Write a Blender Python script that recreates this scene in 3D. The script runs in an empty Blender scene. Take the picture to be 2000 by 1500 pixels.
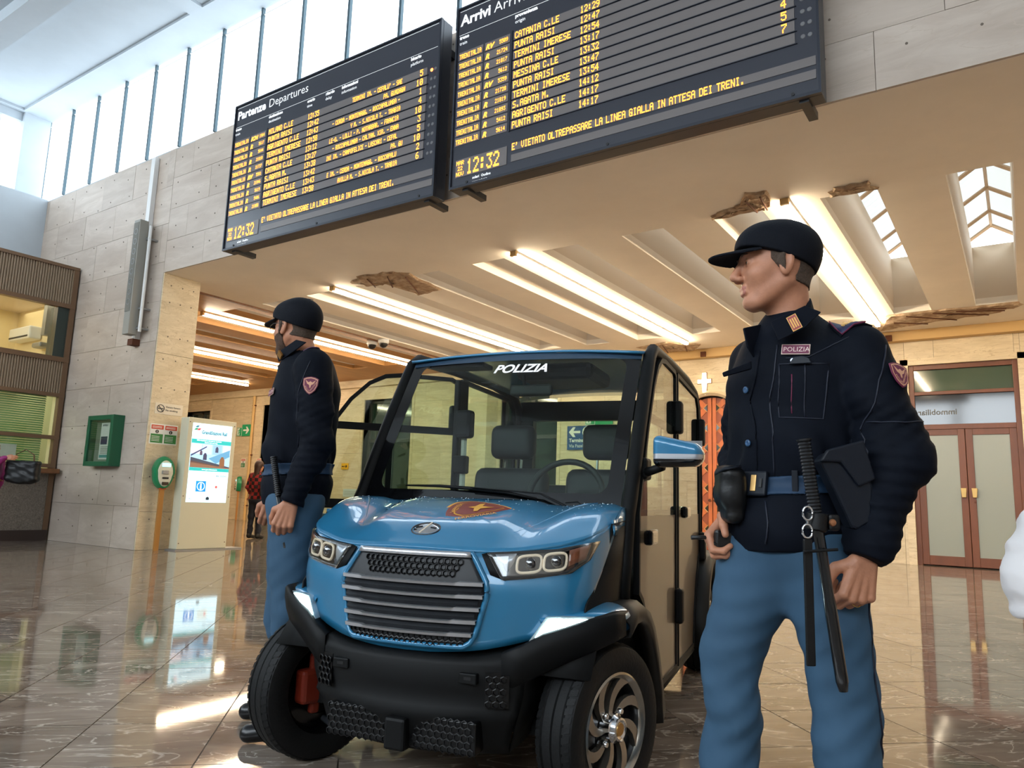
import bpy, bmesh, math, random
import numpy as np
from mathutils import Vector, Matrix
random.seed(7)
S = bpy.context.scene
COL = S.collection
# ------------------------------------------------------------------ camera
cam_d = bpy.data.cameras.new('camera'); cam = bpy.data.objects.new('camera', cam_d); COL.objects.link(cam)
cam_d.sensor_width = 36; cam_d.lens = 26.154; cam_d.clip_end = 300
cam.matrix_world = Matrix(((0.82702, 0.06077, 0.55888, 0), (0.56126, -0.14578, -0.81470, 0), (0.03196, 0.98745, -0.15467, 1.0), (0, 0, 0, 1)))
S.camera = cam
# ------------------------------------------------------------------ world, exposure
W = bpy.data.worlds.new('sky'); S.world = W; W.use_nodes = True
bg = W.node_tree.nodes['Background']; bg.inputs[0].default_value = (0.82, 0.92, 1.0, 1); bg.inputs[1].default_value = 4.4
S.view_settings.view_transform = 'Standard'; S.view_settings.look = 'None'
S.view_settings.gamma = 1; S.view_settings.exposure = 0.88; S.view_settings.use_curve_mapping = False
try:
    S.cycles.use_denoising = True; S.cycles.max_bounces = 8; S.cycles.transparent_max_bounces = 16
    S.cycles.sample_clamp_indirect = 6
except Exception: pass
PANE_E = 1.95      # daylight coming through the frosted clerestory glass
TUBE_E = 44.0     # fluorescent tubes of the arcade
def area_light(name, loc, rot, sx, sy, energy, color):
    d = bpy.data.lights.new(name, 'AREA'); d.shape = 'RECTANGLE'; d.size = sx; d.size_y = sy; d.energy = energy; d.color = color
    o = bpy.data.objects.new(name, d); COL.objects.link(o); o.location = loc; o.rotation_euler = rot; return o
# added area light standing in for daylight from the unseen wall behind the camera
area_light('added_rear_light', (-6, -8.8, 6.3), (math.radians(90), 0, math.radians(0)), 18, 3.2, 230, (0.90, 0.96, 1.0))

# ------------------------------------------------------------------ materials
MATS = {}
def mat(name, col, rough=0.6, metal=0.0, noise=0.0, nscale=8, bump=0.0, bscale=60, coat=0.0, emit=None, es=0.0, spec=0.5, col2=None, stretch=None, transl=0):
    if name in MATS: return MATS[name]
    m = bpy.data.materials.new(name); m.use_nodes = True; nt = m.node_tree; b = nt.nodes['Principled BSDF']
    c = tuple(((x / 255.0) / 12.92 if x / 255.0 <= 0.04045 else ((x / 255.0 + 0.055) / 1.055) ** 2.4) for x in col)
    b.inputs['Base Color'].default_value = (*c, 1); b.inputs['Roughness'].default_value = rough; b.inputs['Metallic'].default_value = metal
    b.inputs['Specular IOR Level'].default_value = spec
    if coat: b.inputs['Coat Weight'].default_value = coat; b.inputs['Coat Roughness'].default_value = 0.03
    if emit:
        e = tuple((x / 255.0) ** 2.2 for x in emit); b.inputs['Emission Color'].default_value = (*e, 1); b.inputs['Emission Strength'].default_value = es
    if noise or bump or col2:
        tc = nt.nodes.new('ShaderNodeTexCoord'); mp = nt.nodes.new('ShaderNodeMapping'); nt.links.new(tc.outputs['Object'], mp.inputs[0])
        if stretch: mp.inputs['Scale'].default_value = stretch
    if noise or col2:
        n = nt.nodes.new('ShaderNodeTexNoise'); n.inputs['Scale'].default_value = nscale; n.inputs['Detail'].default_value = 6; n.inputs['Roughness'].default_value = 0.62
        nt.links.new(mp.outputs[0], n.inputs['Vector'])
        r = nt.nodes.new('ShaderNodeValToRGB'); r.color_ramp.elements[0].position = 0.3; r.color_ramp.elements[1].position = 0.7
        if col2: c2 = tuple((x / 255.0) ** 2.2 for x in col2); r.color_ramp.elements[0].color = (*c2, 1); r.color_ramp.elements[1].color = (*c, 1)
        else:
            r.color_ramp.elements[0].color = (*[max(0, v * (1 - noise)) for v in c], 1); r.color_ramp.elements[1].color = (*[min(1, v * (1 + noise * .6)) for v in c], 1)
        nt.links.new(n.outputs[0], r.inputs[0]); nt.links.new(r.outputs[0], b.inputs['Base Color'])
    if bump:
        n2 = nt.nodes.new('ShaderNodeTexNoise'); n2.inputs['Scale'].default_value = bscale; n2.inputs['Detail'].default_value = 4
        nt.links.new(mp.outputs[0], n2.inputs['Vector']); bp = nt.nodes.new('ShaderNodeBump'); bp.inputs['Strength'].default_value = bump; bp.inputs['Distance'].default_value = 0.01
        nt.links.new(n2.outputs[0], bp.inputs['Height']); nt.links.new(bp.outputs[0], b.inputs['Normal'])
    MATS[name] = m; return m
def glass(name, tint, refl=0.0, rough=0.0):
    m = bpy.data.materials.new(name); m.use_nodes = True; nt = m.node_tree; nt.nodes.clear()
    o = nt.nodes.new('ShaderNodeOutputMaterial'); t = nt.nodes.new('ShaderNodeBsdfTransparent'); t.inputs[0].default_value = (*tint, 1)
    g = nt.nodes.new('ShaderNodeBsdfGlossy'); g.inputs['Roughness'].default_value = rough; f = nt.nodes.new('ShaderNodeLayerWeight'); f.inputs[0].default_value = 0.5
    pw = nt.nodes.new('ShaderNodeMath'); pw.operation = 'POWER'; pw.inputs[1].default_value = 4.5; nt.links.new(f.outputs['Facing'], pw.inputs[0])
    a = nt.nodes.new('ShaderNodeMath'); a.operation = 'MULTIPLY_ADD'; a.inputs[1].default_value = 0.9; a.inputs[2].default_value = 0.05 * refl; a.use_clamp = True; nt.links.new(pw.outputs[0], a.inputs[0])
    mx = nt.nodes.new('ShaderNodeMixShader'); nt.links.new(a.outputs[0], mx.inputs[0]); nt.links.new(t.outputs[0], mx.inputs[1]); nt.links.new(g.outputs[0], mx.inputs[2]); nt.links.new(mx.outputs[0], o.inputs[0])
    MATS[name] = m; return m
def translucent(name, col, trans):
    m = bpy.data.materials.new(name); m.use_nodes = True; nt = m.node_tree; nt.nodes.clear()
    o = nt.nodes.new('ShaderNodeOutputMaterial'); t = nt.nodes.new('ShaderNodeBsdfTranslucent'); t.inputs[0].default_value = (*col, 1)
    g = nt.nodes.new('ShaderNodeBsdfDiffuse'); g.inputs[0].default_value = (*col, 1); mx = nt.nodes.new('ShaderNodeMixShader'); mx.inputs[0].default_value = trans
    nt.links.new(g.outputs[0], mx.inputs[1]); nt.links.new(t.outputs[0], mx.inputs[2]); nt.links.new(mx.outputs[0], o.inputs[0]); MATS[name] = m; return m
def stone(name, c1, c2, c3, stretch, scale, rough=0.45, per_obj=0.12, bump=0.05):
    """layered stone: base colour varied per slab, soft bands along the slab, fine veins"""
    m = bpy.data.materials.new(name); m.use_nodes = True; nt = m.node_tree; b = nt.nodes['Principled BSDF']; b.inputs['Roughness'].default_value = rough
    L = lambda c: tuple((x / 255.0) ** 2.2 for x in c) + (1,)
    geo = nt.nodes.new('ShaderNodeNewGeometry'); oi = nt.nodes.new('ShaderNodeObjectInfo'); tc = nt.nodes.new('ShaderNodeTexCoord')
    mp = nt.nodes.new('ShaderNodeMapping'); mp.inputs['Scale'].default_value = stretch
    add = nt.nodes.new('ShaderNodeVectorMath'); add.operation = 'ADD'; sc = nt.nodes.new('ShaderNodeVectorMath'); sc.operation = 'SCALE'; sc.inputs['Scale'].default_value = 37.0
    cmb = nt.nodes.new('ShaderNodeCombineXYZ'); [nt.links.new(oi.outputs['Random'], cmb.inputs[i]) for i in range(3)]
    nt.links.new(cmb.outputs[0], sc.inputs[0]); nt.links.new(tc.outputs['Object'], add.inputs[0]); nt.links.new(sc.outputs[0], add.inputs[1]); nt.links.new(add.outputs[0], mp.inputs[0])
    n = nt.nodes.new('ShaderNodeTexNoise'); n.inputs['Scale'].default_value = scale; n.inputs['Detail'].default_value = 7; n.inputs['Roughness'].default_value = 0.6; n.inputs['Distortion'].default_value = 0.8
    nt.links.new(mp.outputs[0], n.inputs['Vector'])
    r = nt.nodes.new('ShaderNodeValToRGB'); e = r.color_ramp.elements; e[0].position = .32; e[0].color = L(c1); e[1].position = .68; e[1].color = L(c2)
    nt.links.new(n.outputs[0], r.inputs[0])
    n2 = nt.nodes.new('ShaderNodeTexNoise'); n2.inputs['Scale'].default_value = scale * .8; n2.inputs['Detail'].default_value = 8; n2.inputs['Distortion'].default_value = 2.2
    nt.links.new(mp.outputs[0], n2.inputs['Vector'])
    r2 = nt.nodes.new('ShaderNodeValToRGB'); r2.color_ramp.elements[0].position = .485; r2.color_ramp.elements[0].color = (0, 0, 0, 1)
    el = r2.color_ramp.elements.new(.5); el.color = (1, 1, 1, 1); r2.color_ramp.elements[-1].position = .515; r2.color_ramp.elements[-1].color = (0, 0, 0, 1)
    nt.links.new(n2.outputs[0], r2.inputs[0])
    mx = nt.nodes.new('ShaderNodeMix'); mx.data_type = 'RGBA'; nt.links.new(r2.outputs[0], mx.inputs[0]); nt.links.new(r.outputs[0], mx.inputs[6]); mx.inputs[7].default_value = L(c3)
    hs = nt.nodes.new('ShaderNodeHueSaturation'); mr = nt.nodes.new('ShaderNodeMapRange'); mr.inputs[3].default_value = 1 - per_obj; mr.inputs[4].default_value = 1 + per_obj
    nt.links.new(oi.outputs['Random'], mr.inputs[0]); nt.links.new(mr.outputs[0], hs.inputs['Value']); nt.links.new(mx.outputs[2], hs.inputs['Color']); nt.links.new(hs.outputs[0], b.inputs['Base Color'])
    if bump:
        bp = nt.nodes.new('ShaderNodeBump'); bp.inputs['Strength'].default_value = bump; bp.inputs['Distance'].default_value = .01; nt.links.new(n2.outputs[0], bp.inputs['Height']); nt.links.new(bp.outputs[0], b.inputs['Normal'])
    MATS[name] = m; return m

# ------------------------------------------------------------------ mesh helpers
class MB:
    def __init__(s): s.v = []; s.f = []; s.mi = []
    def add(s, vs, fs, mi=0):
        o = len(s.v); s.v += [tuple(map(float, p)) for p in vs]; s.f += [tuple(i + o for i in f) for f in fs]; s.mi += [mi] * len(fs); return s
    def box(s, a, b, mi=0, M=None):
        x0, y0, z0 = a; x1, y1, z1 = b
        vs = [(x0, y0, z0), (x1, y0, z0), (x1, y1, z0), (x0, y1, z0), (x0, y0, z1), (x1, y0, z1), (x1, y1, z1), (x0, y1, z1)]
        if M is not None: vs = [tuple(M @ Vector(p)) for p in vs]
        return s.add(vs, [(0, 3, 2, 1), (4, 5, 6, 7), (0, 1, 5, 4), (1, 2, 6, 5), (2, 3, 7, 6), (3, 0, 4, 7)], mi)
    def tube(s, pts, r, n=8, mi=0, closed=False, cap=True, flat=1.0):
        P = [Vector(p) for p in pts]; N = len(P); rr = r if isinstance(r, (list, tuple)) else [r] * N; vs = []; fs = []
        up = Vector((0, 0, 1))
        for i, p in enumerate(P):
            if closed: t = (P[(i + 1) % N] - P[i - 1])
            else: t = P[min(i + 1, N - 1)] - P[max(i - 1, 0)]
            t.normalize(); a = t.cross(up)
            if a.length < 1e-3: a = t.cross(Vector((1, 0, 0)))
            a.normalize(); b2 = t.cross(a); b2.normalize()
            for k in range(n):
                th = 2 * math.pi * k / n; vs.append(p + a * math.cos(th) * rr[i] + b2 * math.sin(th) * rr[i] * flat)
        for i in range(N if closed else N - 1):
            j = (i + 1) % N
            for k in range(n): fs.append((i * n + k, i * n + (k + 1) % n, j * n + (k + 1) % n, j * n + k))
        if cap and not closed: fs.append(tuple(range(n - 1, -1, -1))); fs.append(tuple((N - 1) * n + k for k in range(n)))
        return s.add(vs, fs, mi)
    def grid(s, G, mi=0, flip=False):
        n = len(G); m = len(G[0]); vs = [p for r in G for p in r]; fs = []
        for i in range(n - 1):
            for j in range(m - 1):
                q = (i * m + j, i * m + j + 1, (i + 1) * m + j + 1, (i + 1) * m + j); fs.append(q[::-1] if flip else q)
        return s.add(vs, fs, mi)
    def lathe(s, prof, n=32, M=None, mi=0):
        G = []
        for (r, h) in prof: G.append([(r * math.cos(2 * math.pi * k / n), r * math.sin(2 * math.pi * k / n), h) for k in range(n)])
        vs = [Vector(p) for r in G for p in r]
        if M is not None: vs = [M @ p for p in vs]
        fs = []
        for i in range(len(prof) - 1):
            for k in range(n): fs.append((i * n + k, i * n + (k + 1) % n, (i + 1) * n + (k + 1) % n, (i + 1) * n + k))
        return s.add(vs, fs, mi)
    def prism(s, poly, h, M=None, mi=0):
        n = len(poly); vs = [Vector((x, y, 0)) for x, y in poly] + [Vector((x, y, h)) for x, y in poly]
        if M is not None: vs = [M @ p for p in vs]
        fs = [tuple(range(n - 1, -1, -1)), tuple(range(n, 2 * n))] + [(i, (i + 1) % n, n + (i + 1) % n, n + i) for i in range(n)]
        return s.add(vs, fs, mi)
    def build(s, name, mats, parent=None, smooth=False, loc=None, rot=None, bevel=0, subsurf=0, thick=0):
        me = bpy.data.meshes.new(name); me.from_pydata(s.v, [], s.f); me.update()
        ms = mats if isinstance(mats, (list, tuple)) else [mats]
        for m in ms: me.materials.append(m)
        if len(ms) > 1: me.polygons.foreach_set('material_index', s.mi)
        if bevel or smooth == 'fix' or thick:
            bm = bmesh.new(); bm.from_mesh(me); bmesh.ops.recalc_face_normals(bm, faces=bm.faces); bm.to_mesh(me); bm.free()
        o = bpy.data.objects.new(name, me); COL.objects.link(o)
        if smooth: me.polygons.foreach_set('use_smooth', [True] * len(me.polygons))
        if smooth == 'auto' or smooth == 'fix':
            try: me.set_sharp_from_angle(angle=math.radians(40))
            except Exception: pass
        if thick: md = o.modifiers.new('t', 'SOLIDIFY'); md.thickness = thick; md.offset = 0
        if bevel: md = o.modifiers.new('b', 'BEVEL'); md.width = bevel; md.segments = 2; md.limit_method = 'ANGLE'
        if subsurf: md = o.modifiers.new('s', 'SUBSURF'); md.levels = subsurf; md.render_levels = subsurf
        if parent: o.parent = parent
        if loc is not None: o.location = loc
        if rot is not None: o.rotation_euler = rot
        return o
def tag(o, label=None, cat=None, group=None, kind=None):
    if label: o['label'] = label
    if cat: o['category'] = cat
    if group: o['group'] = group
    if kind: o['kind'] = kind
    return o
def thing(name, label, cat, loc=(0, 0, 0), rotz=0, group=None):
    o = bpy.data.objects.new(name, None); COL.objects.link(o); o.empty_display_size = .1; o.location = loc; o.rotation_euler = (0, 0, rotz)
    return tag(o, label, cat, group)
def box(name, a, b, m, parent=None, bevel=0): return MB().box(a, b).build(name, m, parent, bevel=bevel)
def basis(o, x, y):   # matrix with local x, y directions and origin
    x = Vector(x).normalized(); y = Vector(y).normalized(); z = x.cross(y); M = Matrix((x, y, z)).transposed().to_4x4(); M.translation = Vector(o); return M
def text(name, body, size, m, parent, M, align='LEFT', bold=0, shear=0, ext=0.001, xs=1.0, font=None):
    c = bpy.data.curves.new(name, 'FONT'); c.body = body; c.size = size; c.align_x = align; c.offset = bold; c.shear = shear; c.extrude = ext; c.resolution_u = 2
    t = bpy.data.objects.new(name, c); COL.objects.link(t); dg = bpy.context.evaluated_depsgraph_get(); me = bpy.data.meshes.new_from_object(t.evaluated_get(dg))
    bpy.data.objects.remove(t); me.materials.clear(); me.materials.append(m)
    MM = M @ Matrix.Diagonal((xs, 1, 1, 1)); me.transform(MM); me.name = name
    o = bpy.data.objects.new(name, me); COL.objects.link(o); o.parent = parent; return o
def subtract(rects, hole):
    out = []
    for (a, b, c, d) in rects:
        ha, hb, hc, hd = hole
        if hb <= a or ha >= b or hd <= c or hc >= d: out.append((a, b, c, d)); continue
        if a < ha: out.append((a, ha, c, d))
        if b > hb: out.append((hb, b, c, d))
        m0, m1 = max(a, ha), min(b, hb)
        if c < hc: out.append((m0, m1, c, hc))
        if d > hd: out.append((m0, m1, hd, d))
    return out
BOXC = {}
def slab_box(parent, name, cx, cy, cz, sx, sy, sz, m, rz=0):
    k = (round(sx, 3), round(sy, 3), round(sz, 3), m.name)
    if k not in BOXC:
        me = bpy.data.meshes.new(name); b = MB().box((-sx / 2, -sy / 2, -sz / 2), (sx / 2, sy / 2, sz / 2)); me.from_pydata(b.v, [], b.f); me.materials.append(m); BOXC[k] = me
    o = bpy.data.objects.new(name, BOXC[k]); COL.objects.link(o); o.parent = parent; o.location = (cx, cy, cz); o.rotation_euler = (0, 0, rz); return o
def slab_wall_y(name, y, x0, x1, z0, z1, sw, sh, m, holes=(), thick=0.03, back=0.25, lift=0, backing=None):
    """wall in the plane y=const; slabs on the side facing the camera"""
    R = [(x0, x1, z0, z1)]
    for h in holes: R = subtract(R, h)
    b = MB()
    for (a, c, d, e) in R: b.box((a, y + thick, d + lift), (c, y + back, e))
    w = tag(b.build(name, backing or MATS['mortar']), kind='structure')
    zi = z0; r = 0
    while zi < z1 - .02:
        zt = min(zi + sh, z1); xi = x0 - (sw * .5 if r % 2 else 0)
        while xi < x1 - .02:
            rr = [(max(xi, x0), min(xi + sw, x1), zi, zt)]
            for h in holes: rr = subtract(rr, h)
            for (a, c, d, e) in rr:
                if c - a > .04 and e - d > .04: slab_box(w, 'stone_slab', (a + c) / 2, y + thick / 2 + random.uniform(-.0015, .0015), (d + e) / 2, c - a - .005, thick, e - d - .005, m)
            xi += sw
        zi += sh; r += 1
    return w
# ------------------------------------------------------------------ implicit surfaces for organic shapes
def rc(p, a, b, r1, r2):   # rounded cone distance
    a = np.array(a, np.float32); b = np.array(b, np.float32); ba = b - a; l2 = float(ba.dot(ba)) + 1e-12
    h = np.clip(((p - a) @ ba) / l2, 0, 1); q = p - a - h[..., None] * ba; return np.sqrt((q * q).sum(-1)) - (r1 + (r2 - r1) * h)
def el(p, c, r, R=None):
    q = p - np.array(c, np.float32)
    if R is not None: q = q @ np.array(R, np.float32)
    r = np.array(r, np.float32); k0 = np.sqrt(((q / r) ** 2).sum(-1)); k1 = np.sqrt(((q / (r * r)) ** 2).sum(-1)) + 1e-9; return k0 * (k0 - 1) / k1
def bx(p, c, h, r=0.0, R=None):
    q = p - np.array(c, np.float32)
    if R is not None: q = q @ np.array(R, np.float32)
    q = np.abs(q) - (np.array(h, np.float32) - r); return np.sqrt((np.maximum(q, 0) ** 2).sum(-1)) + np.minimum(q.max(-1), 0) - r
def su(a, b, k=.02):
    h = np.clip(.5 + .5 * (b - a) / k, 0, 1); return b + (a - b) * h - k * h * (1 - h)
def ss(a, b, k=.01): return -su(-a, b, k)     # a minus b, smooth
def rotm(ax, deg):
    return np.array(Matrix.Rotation(math.radians(deg), 3, ax), np.float32)
def nets(f, lo, hi, res):
    lo = np.array(lo, np.float32); n = np.ceil((np.array(hi) - lo) / res).astype(int) + 1
    ax = [lo[i] + res * np.arange(n[i], dtype=np.float32) for i in range(3)]
    V = np.empty(tuple(n), np.float32); YZ = np.stack(np.meshgrid(ax[1], ax[2], indexing='ij'), -1)
    ch = max(1, int(400000 / (n[1] * n[2])))
    for i in range(0, n[0], ch):
        xs = ax[0][i:i + ch]; P = np.empty((len(xs), n[1], n[2], 3), np.float32); P[..., 0] = xs[:, None, None]; P[..., 1:] = YZ[None]; V[i:i + ch] = f(P)
    I = V < 0; c = np.zeros(tuple(n - 1), np.int8)
    for dx in (0, 1):
        for dy in (0, 1):
            for dz in (0, 1): c += I[dx:n[0] - 1 + dx, dy:n[1] - 1 + dy, dz:n[2] - 1 + dz]
    act = (c > 0) & (c < 8); idx = -np.ones(tuple(n - 1), np.int64); A = np.argwhere(act); idx[act] = np.arange(len(A))
    acc = np.zeros((len(A), 3)); cnt = np.zeros(len(A)); x, y, z = A.T
    cor = [(0, 0, 0), (1, 0, 0), (0, 1, 0), (1, 1, 0), (0, 0, 1), (1, 0, 1), (0, 1, 1), (1, 1, 1)]
    for i in range(8):
        for j in range(i + 1, 8):
            d = [abs(cor[i][k] - cor[j][k]) for k in range(3)]
            if sum(d) != 1: continue
            a = V[x + cor[i][0], y + cor[i][1], z + cor[i][2]]; b = V[x + cor[j][0], y + cor[j][1], z + cor[j][2]]; m = (a < 0) != (b < 0)
            t = np.where(m, a / np.where(m, a - b, 1), 0)
            for k in range(3): acc[:, k] += np.where(m, cor[i][k] + t * (cor[j][k] - cor[i][k]), 0)
            cnt += m
    P = lo + (A + acc / cnt[:, None]) * res; F = []
    for k in range(3):
        a, b = [(1, 2), (2, 0), (0, 1)][k]; sl0 = [slice(0, s) for s in n]; sl1 = [slice(0, s) for s in n]; sl0[k] = slice(0, n[k] - 1); sl1[k] = slice(1, n[k])
        e = I[tuple(sl0)] != I[tuple(sl1)]; E = np.argwhere(e)
        E = E[(E[:, a] > 0) & (E[:, b] > 0) & (E[:, a] < n[a] - 1) & (E[:, b] < n[b] - 1)]
        s = I[E[:, 0], E[:, 1], E[:, 2]]; q = []
        for (da, db) in ((1, 1), (0, 1), (0, 0), (1, 0)):
            G = E.copy(); G[:, a] -= da; G[:, b] -= db; q.append(idx[G[:, 0], G[:, 1], G[:, 2]])
        q = np.stack(q, 1); q[~s] = q[~s][:, ::-1]; F.append(q)
    return P, np.concatenate(F)
def organic(name, f, lo, hi, res, mats, parent=None, matfn=None, smooth_iter=1):
    P, F = nets(f, lo, hi, res)
    me = bpy.data.meshes.new(name); me.vertices.add(len(P)); me.vertices.foreach_set('co', P.astype(np.float32).ravel()); nf = len(F)
    me.loops.add(nf * 4); me.loops.foreach_set('vertex_index', F.ravel().astype(np.int32)); me.polygons.add(nf); me.polygons.foreach_set('loop_start', np.arange(0, nf * 4, 4, dtype=np.int32))
    me.update(calc_edges=True); me.polygons.foreach_set('use_smooth', np.ones(nf, bool))
    ms = mats if isinstance(mats, (list, tuple)) else [mats]
    for m in ms: me.materials.append(m)
    if matfn is not None: cen = P[F].mean(1); me.polygons.foreach_set('material_index', matfn(cen).astype(np.int32))
    me.update(); o = bpy.data.objects.new(name, me); COL.objects.link(o); o.parent = parent; return o
def join_into(name, objs, parent):
    bm = bmesh.new(); mats = []
    for o in objs:
        off = {}
        for i, m in enumerate(o.data.materials):
            if m not in mats: mats.append(m)
            off[i] = mats.index(m)
        n0 = len(bm.faces); bm.from_mesh(o.data); bm.faces.ensure_lookup_table()
        for f in bm.faces[n0:]: f.material_index = off.get(f.material_index, 0)
    me = bpy.data.meshes.new(name); bm.to_mesh(me); bm.free()
    for m in mats: me.materials.append(m)
    for o in objs: bpy.data.objects.remove(o)
    o = bpy.data.objects.new(name, me); COL.objects.link(o); o.parent = parent; return o
# ================================================================== THE SETTING
mat('mortar', (120, 108, 92), .9); mat('white_plaster', (184, 192, 198), .85, noise=.05, nscale=1.5, bump=.05, bscale=6)
mat('ceil_paint', (242, 232, 216), .8, noise=.06, nscale=.8, bump=.04, bscale=5)
mat('ceil_wood', (176, 128, 74), .5, noise=.22, nscale=3, stretch=(6, .5, 1))
mat('shaft_white', (214, 198, 176), .8); mat('dark_metal', (48, 50, 54), .4, .4); mat('grey_metal', (150, 152, 152), .45, .6)
mat('window_steel', (74, 92, 100), .45, .5); mat('white_metal', (222, 222, 220), .45); mat('brown_wood', (120, 78, 46), .45, noise=.25, nscale=4, stretch=(1, 1, .2))
mat('bronze_frame', (118, 92, 70), .4, .3); mat('ribbed', (158, 138, 116), .55); mat('gold_trim', (206, 170, 112), .5)
mat('black', (16, 16, 17), .5); mat('rubble', (206, 184, 154), .95, col2=(140, 108, 82), nscale=9, bump=.9, bscale=22); mat('rust', (92, 52, 32), .9)
mat('pane_glow', (235, 240, 240), .6, emit=(226, 240, 252), es=PANE_E); mat('tube_glow', (255, 250, 235), .5, emit=(255, 233, 200), es=TUBE_E)
stone('travertine_hall', (176, 160, 145), (200, 186, 172), (186, 170, 154), (.5, 1, 2.2), 1.6, .5, .05)
stone('travertine_back', (204, 186, 152), (226, 210, 178), (190, 170, 136), (.45, 1, 3.2), 3.0, .42, .05)
stone('granite', (92, 84, 76), (140, 130, 118), (70, 64, 60), (1, 1, 1), 45, .35, .03)
mf = stone('marble_floor', (104, 92, 82), (146, 132, 120), (192, 182, 170), (.55, 1.9, 1), 2.6, .05, .13, .0)
nt = mf.node_tree; b_ = nt.nodes['Principled BSDF']; b_.inputs['IOR'].default_value = 1.62
oi_ = [n for n in nt.nodes if n.type == 'OBJECT_INFO'][0]; mr_ = [n for n in nt.nodes if n.type == 'MAP_RANGE'][0]; geo_ = [n for n in nt.nodes if n.type == 'NEW_GEOMETRY'][0]
ad_ = nt.nodes.new('ShaderNodeMath'); ad_.operation = 'ADD'; fr_ = nt.nodes.new('ShaderNodeMath'); fr_.operation = 'FRACT'
nt.links.new(oi_.outputs['Random'], ad_.inputs[0]); nt.links.new(geo_.outputs['Random Per Island'], ad_.inputs[1]); nt.links.new(ad_.outputs[0], fr_.inputs[0]); nt.links.new(fr_.outputs[0], mr_.inputs[0])
cm_ = [n for n in nt.nodes if n.type == 'COMBXYZ'][0]; [nt.links.new(fr_.outputs[0], cm_.inputs[i]) for i in range(3)]
YW = 6.82; ZC = 4.7; YB = 17.0; ZH = 8.9
# ---- floor: square slabs laid at 45 degrees, joints recessed
fl = MB().box((-29, -9.2, -.25), (7, 17.6, -.004)).build('floor', mat('grout', (70, 62, 55), .5)); tag(fl, kind='structure')
dp, dq = .7386 / math.sqrt(2), .755 / math.sqrt(2); p0, q0 = -.81 / math.sqrt(2), 5.125 / math.sqrt(2); r2_ = math.sqrt(2)
def tile_xy(i, j):
    p = p0 + (i + .5) * dp; q = q0 + (j + .5) * dq; return (p - q) / r2_, (p + q) / r2_
Cm = np.array([[0.82702, 0.56126, 0.03196], [-0.06077, 0.14578, -0.98745], [-0.55888, 0.81470, 0.15467]])
cand = []; far = []
for i in range(-60, 60):
    for j in range(-70, 70):
        x, y = tile_xy(i, j)
        if not (-28.9 < x < 6.9 and -9 < y < 17.4): continue
        c = Cm @ np.array([x, y, -1.0]); ok = c[2] > .6 and -150 < 1000 + 1453 * c[0] / c[2] < 2150 and 750 + 1453 * c[1] / c[2] < 1700
        (cand if ok else far).append((c[2], i, j, x, y))
cand.sort(); far += cand[300:]
tm = bpy.data.meshes.new('floor_tile'); g_ = .0030
tb = MB().box((-dp / 2 + g_, -dq / 2 + g_, -.02), (dp / 2 - g_, dq / 2 - g_, 0)); tm.from_pydata(tb.v, [], tb.f); tm.materials.append(mf)
for (_, i, j, x, y) in cand[:300]:
    o = bpy.data.objects.new('floor_tile', tm); COL.objects.link(o); o.parent = fl; o.location = (x, y, random.uniform(-.0004, .0004)); o.rotation_euler = (0, 0, math.pi / 4)
sb = MB()
for (_, i, j, x, y) in far:
    a = dp / 2 - g_; c = dq / 2 - g_; s = 1 / r2_
    sb.add([(x + (u * a - w * c) * s, y + (u * a + w * c) * s, 0) for u, w in ((-1, -1), (1, -1), (1, 1), (-1, 1))], [(0, 1, 2, 3)])
tag(sb.build('floor_tiles_far', mf, fl), kind='stuff')
# ---- front wall above and beside the arcade
P_L = slab_wall_y('wall_front', YW, -17.3, -12.06, 0, 7.0, 1.12, .70, MATS['travertine_hall'], back=.68)
P_B = slab_wall_y('wall_front', YW, -12.06, 6.5, ZC, 7.0, 1.12, .575, MATS['travertine_hall'], back=.68, lift=.12)
P_R = slab_wall_y('wall_front', YW, 4.2, 6.5, 0, ZC, 1.12, .70, MATS['travertine_hall'], back=.68)
for k, (z0, z1) in enumerate([(0, .62), (.62, 1.9), (1.9, 3.3), (3.3, 4.7)]):
    slab_box(P_L, 'stone_slab', -12.045, 7.17, (z0 + z1) / 2, .03, .69, z1 - z0 - .006, MATS['travertine_back'])
# dowel heads that pin the slabs
hb = MB(); rnd = random.Random(3)
for x in np.arange(-16.9, 4, .56):
    for z in np.arange(.35, 6.9, .43):
        if -15 > x and z < 5.2: continue
        if x > -12 and z < ZC + .1: continue
        hb.box((x + rnd.uniform(-.05, .05), YW - .004, z + rnd.uniform(-.05, .05)), (x + .022, YW, z + .022)) if False else hb.lathe([(0, .004), (.012, .004), (.013, 0)], 6, Matrix.Translation((x + rnd.uniform(-.08, .08), YW - .001, z + rnd.uniform(-.06, .06))) @ Matrix.Rotation(math.pi / 2, 4, 'X'))
for y in (6.98, 7.2, 7.4):
    for z in (.5, 1.2, 2.7, 3.2, 3.6, 4.2, 4.5): hb.lathe([(0, .004), (.012, .004), (.013, 0)], 6, Matrix.Translation((-12.029, y + rnd.uniform(-.04, .04), z)) @ Matrix.Rotation(math.pi / 2, 4, 'Y'))
tag(hb.build('dowel_heads', mat('dowel', (104, 92, 80), .7), P_L), kind='stuff')
# ---- back wall of the arcade with its openings
DOOR = (-1.86, .12, 0, 4.08); ARX, ARZ, ARR = -5.97, 2.84, .76
OPN = [(-27.3, -25.7, 0, 4.05), (-22.5, -20.6, 0, 4.12), (-17.4, -15.35, 0, 4.05), (-12.0, -10.15, 0, 4.05)]
holes = [DOOR, (ARX - ARR, ARX + ARR, 0, ARZ + ARR)] + OPN
wb = slab_wall_y('wall_back', YB, -29, 6.5, 0, ZC + .3, 1.35, .78, MATS['travertine_back'], holes)
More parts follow.
